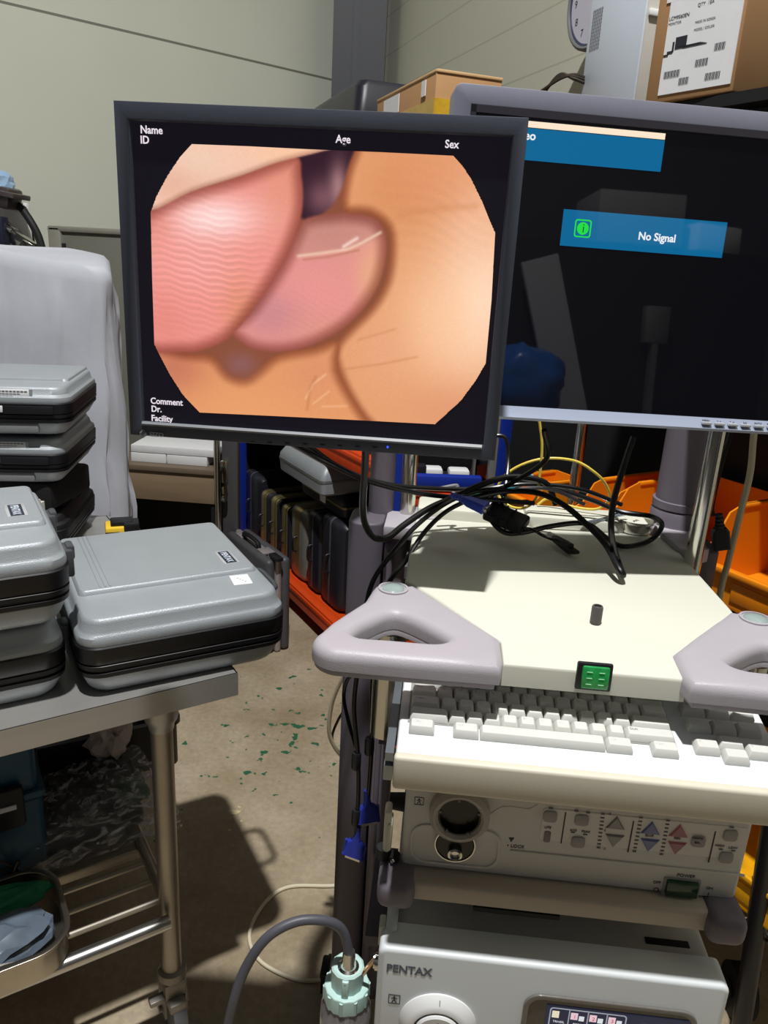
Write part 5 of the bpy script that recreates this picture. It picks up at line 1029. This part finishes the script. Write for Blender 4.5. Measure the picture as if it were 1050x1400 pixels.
bm = NB(); loft(bm, [(0,   .40, .78, .03), (h_*.6, .42, .80, .035)], 5); obj('base_shell', bm, NAVY, HB)
bm = NB(); loft(bm, [(h_*.6, .43, .81, .035), (h_*.64, .43, .81, .035), (h_*.66, .415, .795, .035), (h_*.94,   .40, .78, .04), (h_, .37, .75, .04)], 5); obj('lid', bm, NAVY, HB)
bm = NB(); rbox(bm, (.06, -.395, h_*.86), (.05, .004, .010)); obj('white_mark', bm, PAPER, HB)
# white computer case
p = atp(868, 130, RA+RN*.2, RN); h_ = .42; zb = p.z-.04
PCM = Matrix.Translation(Vector((p.x, p.y, zb))+DB*.17+DA*.11) @ Matrix.Rotation(CA, 4, 'Z')
PC = thing('computer_case', 'white perforated computer case on top of the rack under the wall clock', 'computer', M=PCM)
bm = NB(); rbox(bm, (0, 0, h_/2), (.34, .22, h_), .004); obj('case_body', bm, mat('case_beige', (196, 192, 184), .5), PC)
bm = NB(); rbox(bm, (-.171, 0, h_/2), (.006, .224, h_+.004), .002); sp_ = obj('side_panel', bm, mat('case_white', (206, 216, 228), .45, noise=.01), PC)
bm = NB()
for i in range(6):
    for j in range(12): rbox(bm, (-.1745, .06+.007*i, .17+.0075*j), (.001, .0035, .0045))
obj('vent_holes', bm, INKG, sp_, smooth=0)
bm = NB(); rbox(bm, (.02, -.112, .31), (.27, .004, .20), .002); obj('window', bm, mat('smoke_window', (108, 116, 128), .15, coat=.5, noise=.05), PC)
bm = NB(); rbox(bm, (.0, -.114, .205), (.33, .006, .014), .002); obj('front_strip', bm, WHITE, PC)
# shipping box with label
p = atp(1003, 112, RA+RN*.0, RN); zb = 1.812; w_, d_ = .30, .30; h_ = .33; SA = Vector((-.62, .785, 0)).normalized(); SBd = Vector((.785, .62, 0))
SBM = Matrix.Translation(Vector((p.x, p.y, zb))+SBd*w_/2+SA*d_/2*.62) @ Matrix.Rotation(atan2(SBd.y, SBd.x), 4, 'Z'); d_ *= .62
SB_ = thing('shipping_box', 'brown cardboard shipping box with a large white printed label, upper right', 'box', M=SBM)
bm = NB(); rbox(bm, (0, 0, h_/2), (w_, d_, h_), .003); obj('box_body', bm, KRAFT, SB_)
lx = -w_/2-.001; bm = NB(); rbox(bm, (lx, -.012, .095), (.0015, d_-.035, .165)); rbox(bm, (lx, d_/2-.045, .195), (.0016, .05, .06)); LB = obj('shipping_label', bm, PAPER, SB_)
VL = Matrix(((0, 0, -1, 0), (-1, 0, 0, 0), (0, 1, 0, 0), (0, 0, 0, 1)))
def ltext(s, h, y, z, al='LEFT', m=INKG): obj('lettering', textbm(s, h, T(lx-.0012, y, z) @ VL, .0001, al), m, LB, smooth=0)
ltext('LCM9560EN', .0058, .062, .135, m=INK); ltext('MONITOR', .0042, .062, .127); ltext('SERIAL SMART LED', .0050, .012, .160); ltext('QTY  1EA', .0055, .004, .146); ltext('MADE IN KOREA', .0038, .004, .120); ltext('MODEL / COLOR', .0038, .004, .108)
bm = NB()
for k, (yy_, zz, n) in enumerate(((.055, .045, 16), (-.01, .055, 12), (-.035, .03, 14), (.02, .03, 10), (-.045, .075, 10))):
    for j in range(n): rbox(bm, (lx-.0012, yy_-.0022*j, zz), (.0006, .0012 if j % 3 else .0006, .011))
for k in range(4): rbox(bm, (lx-.0012, .01-.004*k, .088-.001*k), (.0006, .05, .0008))
obj('bar_code', bm, INK, LB, smooth=0)
bm = NB(); rbox(bm, (lx-.0012, .028, .095), (.0006, .024, .019)); rbox(bm, (lx-.0012, .050, .082), (.0006, .012, .004)); rbox(bm, (lx-.0012, .044, .090), (.0006, .004, .016)); rbox(bm, (lx-.0012, .058, .078), (.0006, .010, .003)); obj('monitor_drawing', bm, INK, LB, smooth=0)
bm = NB(); hx = -.03; zz = .07
prism(bm, [(.02*cos(pi*k/8), .02*sin(pi*k/8)*.8) for k in range(9)], 0, .0008, M=T(hx, -d_/2-.0012, zz) @ VERT); rbox(bm, (hx, -d_/2-.0008, zz-.018), (.003, .0008, .036)); tube(bm, [(hx, -d_/2-.0008, zz-.036), (hx+.004, -d_/2-.0008, zz-.042), (hx+.010, -d_/2-.0008, zz-.036)], .0012, 6, 4); obj('umbrella_mark', bm, INK, SB_, smooth=0)
# dark object on the far right of the top
q = rk(1.85, .16, 1.812); bm = NB(); rbox(bm, q+Vector((0, 0, .22)), (.20, .24, .44), .02, R=Matrix.Rotation(RANG, 3, 'Z')); single('black_case', bm, DBLK, 'tall black case right of the shipping box', 'case')
# wall clock
pw = atp(829, -4, C0, NR); rim_n = -NR
CM = Matrix.Translation(pw) @ Matrix((DR*1, Vector((0, 0, 1)), DR.cross(Vector((0, 0, 1))))).transposed().to_4x4()
if CM.to_3x3().col[2].dot(CAM-pw) < 0: CM = Matrix.Translation(pw) @ Matrix((-DR, Vector((0, 0, 1)), (-DR).cross(Vector((0, 0, 1))))).transposed().to_4x4()
CK = thing('wall_clock', 'round wall clock with steel rim and white face, top right', 'clock', M=CM)
cr = .155
bm = NB(); lathe(bm, [(0, .002), (cr, .002), (cr, .045), (cr-.008, .05), (cr-.014, .048), (cr-.014, .040), (0, .040)], n=48); obj('clock_rim', bm, GREYALU, CK)
bm = NB(); lathe(bm, [(cr-.022, .0415), (cr-.014, .0415), (cr-.014, .043), (cr-.022, .043), (cr-.022, .0415)], n=48); obj('inner_ring', bm, mat('navy_ring', (60, 66, 96), .4, noise=0), CK)
bm = NB(); lathe(bm, [(0, .0402), (cr-.02, .0402), (cr-.02, .0412), (0, .0412)], n=48); FCk = obj('clock_face', bm, mat('clock_white', (196, 194, 210), .5, noise=0), CK)
for k in range(12): a = pi/2-2*pi*(k+1)/12; obj('numeral', textbm(str(k+1), .022, T((cr-.047)*cos(a), (cr-.047)*sin(a)-.011, .0415), .0003, 'CENTER'), INK, FCk, smooth=0)
for nm, a, l_, wd in (('hour_hand', 2.6, .065, .007), ('minute_hand', .6, .095, .005)): bm = NB(); rbox(bm, (l_*.42*cos(a), l_*.42*sin(a), .044), (l_, wd, .001), R=Matrix.Rotation(a, 3, 'Z')); obj(nm, bm, INK, CK)
for k in range(3):
    bm = NB(); tube(bm, [atp(735+4*k, 128, RA+RN*.2, RN), atp(765, 108-3*k, RA+RN*.18, RN), atp(785, 102+3*k, RA+RN*.2, RN), atp(800, 106+4*k, RA+RN*.24, RN)], .004, 6, 6); single('wire_coil', bm, mat('brown_wire', (66, 58, 50), .5), 'one of the thin dark wires looping left of the white computer case', 'wire', 'wires on top of the rack')

# ================================================================== CABLES AND SMALL THINGS ON THE COVER
def cable(name, P, r, m, label, cat='cable', group=None, n=10, sub=8):
    bm = NB(); tube(bm, P, r, n, sub); return single(name, bm, m, label, cat, group)
cable('cable', [aty(500, 612, .925), aty(499, 640, .94), aty(496, 690, .96), aty(500, 718, .98), aty(512, 735, 1.0), aty(530, 735, 1.02), aty(552, 718, 1.05), aty(585, 696, 1.09), aty(620, 680, 1.12), aty(660, 662, 1.14), aty(700, 652, 1.16), aty(745, 660, 1.17), aty(760, 690, 1.17)], .0048, CABLE, 'thick black cable hanging in a J below the black monitor')
cable('cable', [aty(400, 606, .98), aty(440, 628, 1.0), aty(500, 656, 1.06), aty(560, 672, 1.10), aty(620, 680, 1.13), aty(680, 684, 1.15), aty(730, 688, 1.17)], .0040, CABLE, 'black cable crossing from lower left of the black monitor to the cover')
cable('cable', [aty(420, 608, 1.0), aty(470, 642, 1.05), aty(530, 662, 1.09), aty(600, 668, 1.14), aty(660, 668, 1.17), aty(720, 662, 1.18), aty(790, 668, 1.19), aty(850, 690, 1.2)], .0034, CABLE, 'thin black cable running just above the crossing black cable')
cable('cable', [aty(690, 668, 1.15), aty(650, 672, 1.14), aty(610, 688, 1.10), aty(570, 718, 1.06), aty(540, 752, 1.02), aty(512, 790, 1.0), aty(500, 830, .985), aty(495, 880, .975), aty(484, 960, .97), aty(489, 1030, .97), aty(490, 1080, .97), aty(487, 1140, .97)], .0036, CABLE, 'black video cable ending in the lower blue plug at the post')
cable('cable', [aty(700, 662, 1.17), aty(655, 678, 1.15), aty(612, 698, 1.12), aty(580, 728, 1.08), aty(556, 765, 1.04), aty(530, 800, 1.0), aty(515, 860, .985), aty(509, 940, .975), aty(508, 1020, .975), aty(503, 1095, .975)], .0036, CABLE, 'black video cable ending in the upper blue plug at the post')
def vga(px, py, Y, rz, label, m, tilt=0):
    q = aty(px, py, Y); M_ = T(*q) @ Matrix.Rotation(tilt, 4, 'Y') @ Matrix.Rotation(rz, 4, 'Z'); t = thing('video_plug', label, 'plug', M=M_)
    bm = NB(); loft(bm, [(.026, .010, .010, .004), (.016, .014, .012, .004), (.012, .026, .013, .004), (-.010, .033, .014, .004), (-.012, .036, .015, .003)], 4); obj('plug_body', bm, m, t)
    bm = NB(); cyl(bm, (0, 0, .026), (0, 0, .042), .0055, .004, 10); obj('strain_relief', bm, m, t)
    bm = NB(); prism(bm, [(-.012, -.004), (.012, -.004), (.0095, .004), (-.0095, .004)], -.019, -.011); obj('plug_shell', bm, CHROME, t)
    bm = NB()
    for x in (-.0155, .0155): cyl(bm, (x, 0, -.018), (x, 0, .012), .0028, n=8)
    obj('thumb_screws', bm, m, t); return t
vga(503, 1112, .975, .3, 'blue video plug hanging at the cart post, the upper of two', VGA, -.1)
vga(485, 1160, .97, -.2, 'blue video plug hanging at the cart post, the lower of two', VGA, .12)
for px, py, Y, g in ((505, 1020, .975, 0), (487, 1040, .97, 0), (487, 1117, .97, 0)):
    q = aty(px, py, Y); bm = NB(); lathe(bm, [(0, -.014), (.006, -.014), (.0075, -.01), (.0075, .01), (.006, .014), (0, .014)], q, 14); single('ferrite_bead', bm, BLACK, {505: 'black bead on the cable of the upper blue plug'}.get(px, 'black bead high on the cable of the lower blue plug' if py < 1100 else 'black bead just above the lower blue plug'), 'bead')
cable('cable', [aty(500, 915, 1.02), aty(478, 925, 1.04), aty(470, 950, 1.05), aty(476, 985, 1.02), aty(488, 1025, .985)], .0030, CABLE, 'black cord curving beside the cart post below the left handle')
ZC = 1.1025
cable('cable', [aty(866, 598, 1.06), aty(852, 640, 1.04), aty(838, 690, 1.03), aty(836, 730, 1.02), atz(844, 765, 1.118), atz(852, 786, 1.112), atz(846, 778, 1.120), aty(828, 745, 1.04), aty(800, 715, 1.07), aty(770, 690, 1.10), aty(735, 674, 1.13), aty(690, 672, 1.15), aty(640, 682, 1.14)], .0044, CABLE, 'black cable hanging from the silver monitor and looping on the cover')
cable('cable', [aty(700, 655, 1.22), aty(760, 668, 1.22), aty(810, 684, 1.22), aty(850, 700, 1.21), aty(890, 706, 1.19), aty(905, 718, 1.16), atz(890, 738, 1.107), atz(860, 747, 1.107), atz(838, 742, 1.108), aty(810, 720, 1.10), aty(790, 715, 1.11), aty(750, 720, 1.12), aty(715, 728, 1.12), aty(690, 728, 1.12), aty(672, 712, 1.13), aty(664, 692, 1.15), aty(680, 672, 1.17), aty(745, 630, 1.12), aty(744, 588, 1.09)], .0040, CABLE, 'black cable making the wide loop round the metal dish')
# adapter box, its plug leads
AD = thing('adapter_box', 'flat black adapter box with two ties lying on the cover cables', 'adapter', M=T(*aty(692, 708, 1.13)) @ Matrix.Rotation(radians(-28), 4, 'Z') @ Matrix.Rotation(radians(10), 4, 'Y') @ Matrix.Rotation(radians(22), 4, 'X'))
bm = NB(); rbox(bm, (0, 0, 0), (.066, .034, .017), .004, 3); obj('adapter_shell', bm, BLACK, AD)
bm = NB()
for x in (-.006, .008): rbox(bm, (x, 0, 0), (.002, .0355, .0185))
obj('cable_tie', bm, CABLE, AD)
cable('adapter_lead', [aty(716, 722, 1.10), aty(728, 724, 1.10), aty(742, 732, 1.08), atz(756, 738, 1.110)], .0024, CABLE, 'short lead from the adapter box to the black plug')
q0 = atz(757, 735, 1.110); q1 = atz(788, 756, 1.109); d_ = (q1-q0); DP = thing('display_plug', 'black display plug with metal tip lying on the cover', 'plug', M=Matrix.Translation(q0) @ d_.to_track_quat('X', 'Z').to_matrix().to_4x4()); Ld = d_.length
bm = NB(); loft(bm, [(0, .008, .007, .003), (.006, .012, .009, .003), (Ld*.55, .016, .010, .003), (Ld*.75, .017, .010, .003)], 4, Matrix.Rotation(pi/2, 4, 'Y')); obj('plug_body', bm, BLACK, DP)
bm = NB(); rbox(bm, (Ld*.87, 0, 0), (Ld*.26, .012, .005), .001); obj('plug_tip', bm, DBLK, DP); bm = NB(); rbox(bm, (Ld*.66, 0, .0052), (.006, .006, .001)); obj('arrow_mark', bm, WHITE, DP)
bm = NB(); cyl(bm, (-.014, 0, .001), (0, 0, 0), .0042, n=10); obj('white_tag', bm, PAPER, DP, label='white wrapped tag')
BV = thing('video_plug', 'bright blue video plug lying on the cover beside the adapter box', 'plug', M=T(*aty(652, 690, 1.075)) @ Matrix.Rotation(radians(-22), 4, 'Z') @ Matrix.Rotation(radians(100), 4, 'Y'))
BVM = mat('bright_blue_connector', (62, 84, 200), .4, noise=.05)
bm = NB(); loft(bm, [(-.022, .010, .012, .004), (-.012, .013, .020, .004), (.010, .014, .028, .004), (.014, .014, .030, .003)], 4); obj('plug_body', bm, BVM, BV)
bm = NB(); prism(bm, rrect(.008, .022, .002), .014, .019); obj('plug_shell', bm, CHROME, BV)
bm = NB()
for k in range(4): lathe(bm, [(0, -.024-.005*k), (.0055-.0004*k, -.024-.005*k), (.0055-.0004*k, -.027-.005*k), (0, -.027-.005*k)], n=10)
obj('strain_relief', bm, BVM, BV)
bm = NB(); q = aty(655, 680, 1.16); rbox(bm, q, (.03, .012, .014), .003); single('green_clip', bm, mat('dark_green_clip', (20, 96, 60), .4), 'small green connector block under the cables on the cover', 'connector')
YEL = mat('yellow_cable', (232, 204, 84), .4, noise=.02)
cable('cable', [aty(737, 572, 1.17), aty(741, 610, 1.17), aty(738, 650, 1.17), aty(733, 680, 1.17), aty(718, 694, 1.19), aty(697, 692, 1.21), aty(681, 676, 1.22), aty(686, 655, 1.22), aty(710, 637, 1.22), aty(745, 627, 1.22), aty(785, 630, 1.22), aty(812, 645, 1.22), aty(828, 662, 1.23), aty(833, 682, 1.24), aty(815, 696, 1.25), aty(780, 692, 1.26), aty(750, 682, 1.27), aty(735, 690, 1.27)], .0022, YEL, 'thin yellow cable looping above the cables on the cover')
cable('cable', [aty(664, 596, 1.22), aty(690, 598, 1.22), aty(695, 625, 1.21), aty(692, 660, 1.18), aty(686, 690, 1.15)], .0034, CABLE, 'black cable dropping behind the gap between the two monitors')
cable('cable', [aty(600, 668, 1.16), aty(625, 664, 1.17), aty(620, 675, 1.16), aty(640, 680, 1.15), aty(690, 672, 1.16), aty(750, 668, 1.16), aty(800, 690, 1.14)], .0030, mat('grey_cable', (120, 120, 124), .3, noise=.02), 'grey cable lying across the black cables behind the cover')
# metal dish with bits, and a steel rod
dc = atz(868, 722, 1.104); DS = thing('metal_dish', 'shallow round metal dish of small parts on the cover corner', 'dish', (dc.x, dc.y, 1.1005))
bm = NB(); lathe(bm, [(0, 0), (.028, 0), (.030, .006), (.0305, .016), (.034, .020), (.035, .022), (.033, .0215), (.029, .017), (.0285, .008), (0, .004)], (dc.x, dc.y, 1.1008), 32); obj('dish_body', bm, CHROME, DS, True)
rnd = random.Random(2)
for k in range(6):
    a = rnd.random()*6.28; r_ = .018*rnd.random(); bm = NB(); q = Vector((dc.x+r_*cos(a), dc.y+r_*sin(a), 1.1065+.004*(k % 2))); cyl(bm, q, q+Vector((.004*cos(k), .004*sin(k), .006)), .004, n=8); single('small_fitting', bm, STEELW if k else GOLD, 'one of the small metal fittings in the dish', 'fitting', 'small fittings in the metal dish')
cable('steel_rod', [atz(795, 716, 1.112), atz(858, 702, 1.128)], .003, mat('bluish_steel', (170, 180, 190), .25, .8), 'thin steel rod resting on the dish rim', 'rod', n=8, sub=1)
# hanging cords at the right
BG = mat('beige_cord', (186, 178, 152), .5, noise=.02)
cable('cord', [aty(960, 540, 1.34), aty(930, 585, 1.34), aty(924, 630, 1.34), aty(914, 670, 1.34), aty(900, 705, 1.34), aty(892, 740, 1.35)], .0045, BG, 'beige cord hanging left of the thick grey monitor arm', 'cord')
cable('cord', [aty(1036, 540, 1.18), aty(1030, 600, 1.18), aty(1025, 650, 1.18), aty(1010, 710, 1.18), aty(995, 770, 1.18), aty(984, 815, 1.18), aty(975, 900, 1.18)], .0050, BG, 'beige cord hanging at the right edge before the large orange bin', 'cord')
cable('cord', [aty(1016, 540, 1.16), aty(1000, 590, 1.15), aty(985, 640, 1.15), aty(974, 690, 1.15), aty(975, 705, 1.15)], .0035, CABLE, 'black cord ending in the hanging power plug', 'cord')
q = aty(985, 735, 1.15); PP = thing('power_plug', 'black mains plug hanging in front of the orange bin', 'plug', M=T(*q) @ Matrix.Rotation(radians(-14), 4, 'Y'))
bm = NB(); loft(bm, [(-.018, .024, .018, .003), (.010, .025, .019, .004), (.016, .018, .015, .004)], 4); obj('plug_body', bm, BLACK, PP)
bm = NB()
for k in range(4): lathe(bm, [(0, .016+.006*k), (.0075-.0007*k, .016+.006*k), (.0075-.0007*k, .0205+.006*k), (0, .0205+.006*k)], n=12)
obj('strain_relief', bm, BLACK, PP)
# cords on the floor
WHC = mat('white_cord', (222, 212, 186), .5, noise=.02)
cable('cord', [atz(560, 1195, .0045), atz(500, 1205, .0045), atz(455, 1211, .0045), atz(398, 1212, .0045), atz(368, 1228, .0045), atz(345, 1262, .0045), atz(342, 1290, .0045), atz(358, 1316, .0045), atz(395, 1336, .0045), atz(425, 1341, .0045), atz(470, 1335, .0045)], .0044, WHC, 'white cord curving across the floor between table and cart', 'cord')
cable('cord', [aty(475, 920, 1.32), aty(464, 935, 1.32), aty(453, 965, 1.33), aty(450, 1000, 1.34), aty(458, 1022, 1.35), aty(475, 1042, 1.36)], .0044, WHC, 'white cord looping out behind the cart post', 'cord')
cable('cord', [aty(478, 960, 1.36), aty(462, 985, 1.36), aty(454, 1010, 1.37), aty(464, 1030, 1.37), aty(480, 1042, 1.37)], .0028, CABLE, 'thin black cord looping out behind the cart post', 'cord')

# ================================================================== BEHIND THE CAMERA, SEEN MIRRORED IN THE SILVER MONITOR
bm = NB(); rbox(bm, (1.62, -1.50, .99), (1.35, .45, 1.98), .01); single('black_cabinet', bm, DBLK, 'tall black cabinet mirrored in the silver monitor', 'cabinet')
bm = NB(); rbox(bm, (1.60, -1.42, 2.092), (.40, .28, .22), .006, R=Matrix.Rotation(.1, 3, 'Z')); single('grey_carton', bm, mat('carton_grey', (150, 148, 150), .7), 'pale grey carton mirrored at the top of the silver monitor', 'carton')
bm = NB(); rbox(bm, (1.97, -1.42, 2.04), (.26, .26, .115), .004, R=Matrix.Rotation(-.2, 3, 'Z')); single('white_carton', bm, PAPER, 'white carton mirrored right of the grey carton', 'carton')
bm = NB(); rbox(bm, (1.36, -1.22, .99), (.17, .02, 1.86), .004, R=Matrix.Rotation(radians(-17), 3, 'Y')); bm2 = None; single('leaning_board', bm, mat('pale_board', (170, 172, 178), .6), 'pale board leaning on the black cabinet, mirrored aslant', 'board')
bm = NB(); rbox(bm, (1.0, -1.15, .60), (.30, .30, 1.2), .02); single('black_crate', bm, DBLK, 'black crate under the blue bag, mirrored low in the silver monitor', 'crate')
bm = crumple(NB(), (1.0, -1.12, 1.36), (.19, .14, .16), 21, .22); single('blue_bag', bm, mat('blue_film', (40, 110, 200), .3, noise=.15, coat=.3), 'crumpled blue plastic bag mirrored low in the silver monitor', 'bag', smooth=70)
bm = NB(); rbox(bm, (1.68, -1.245, 1.64), (.12, .04, .16), .006); rbox(bm, (1.68, -1.245, .80), (.03, .03, 1.52)); single('white_meter', bm, GREYALU, 'grey meter box on a stand mirrored in the silver monitor', 'meter')

for k, (px, py, r_) in enumerate(((320, 1111, .016), (327, 1104, .005), (314, 1135, .005), (330, 1123, .004))):
    p = atz(px, py, .0); bm = NB(); prism(bm, [(p.x+r_*(1+.35*sin(3*a+k))*cos(a), p.y+r_*.8*(1+.35*cos(2*a+k))*sin(a)) for a in [2*pi*i/11 for i in range(11)]], .0003, .0018); single('paint_flake', bm, mat('flake_cream', (205, 192, 150), .8), 'pale cream paint flake on the floor, largest of the scatter' if k == 0 else 'tiny pale flake beside the largest paint flake', 'flake', 'paint flakes on the floor')
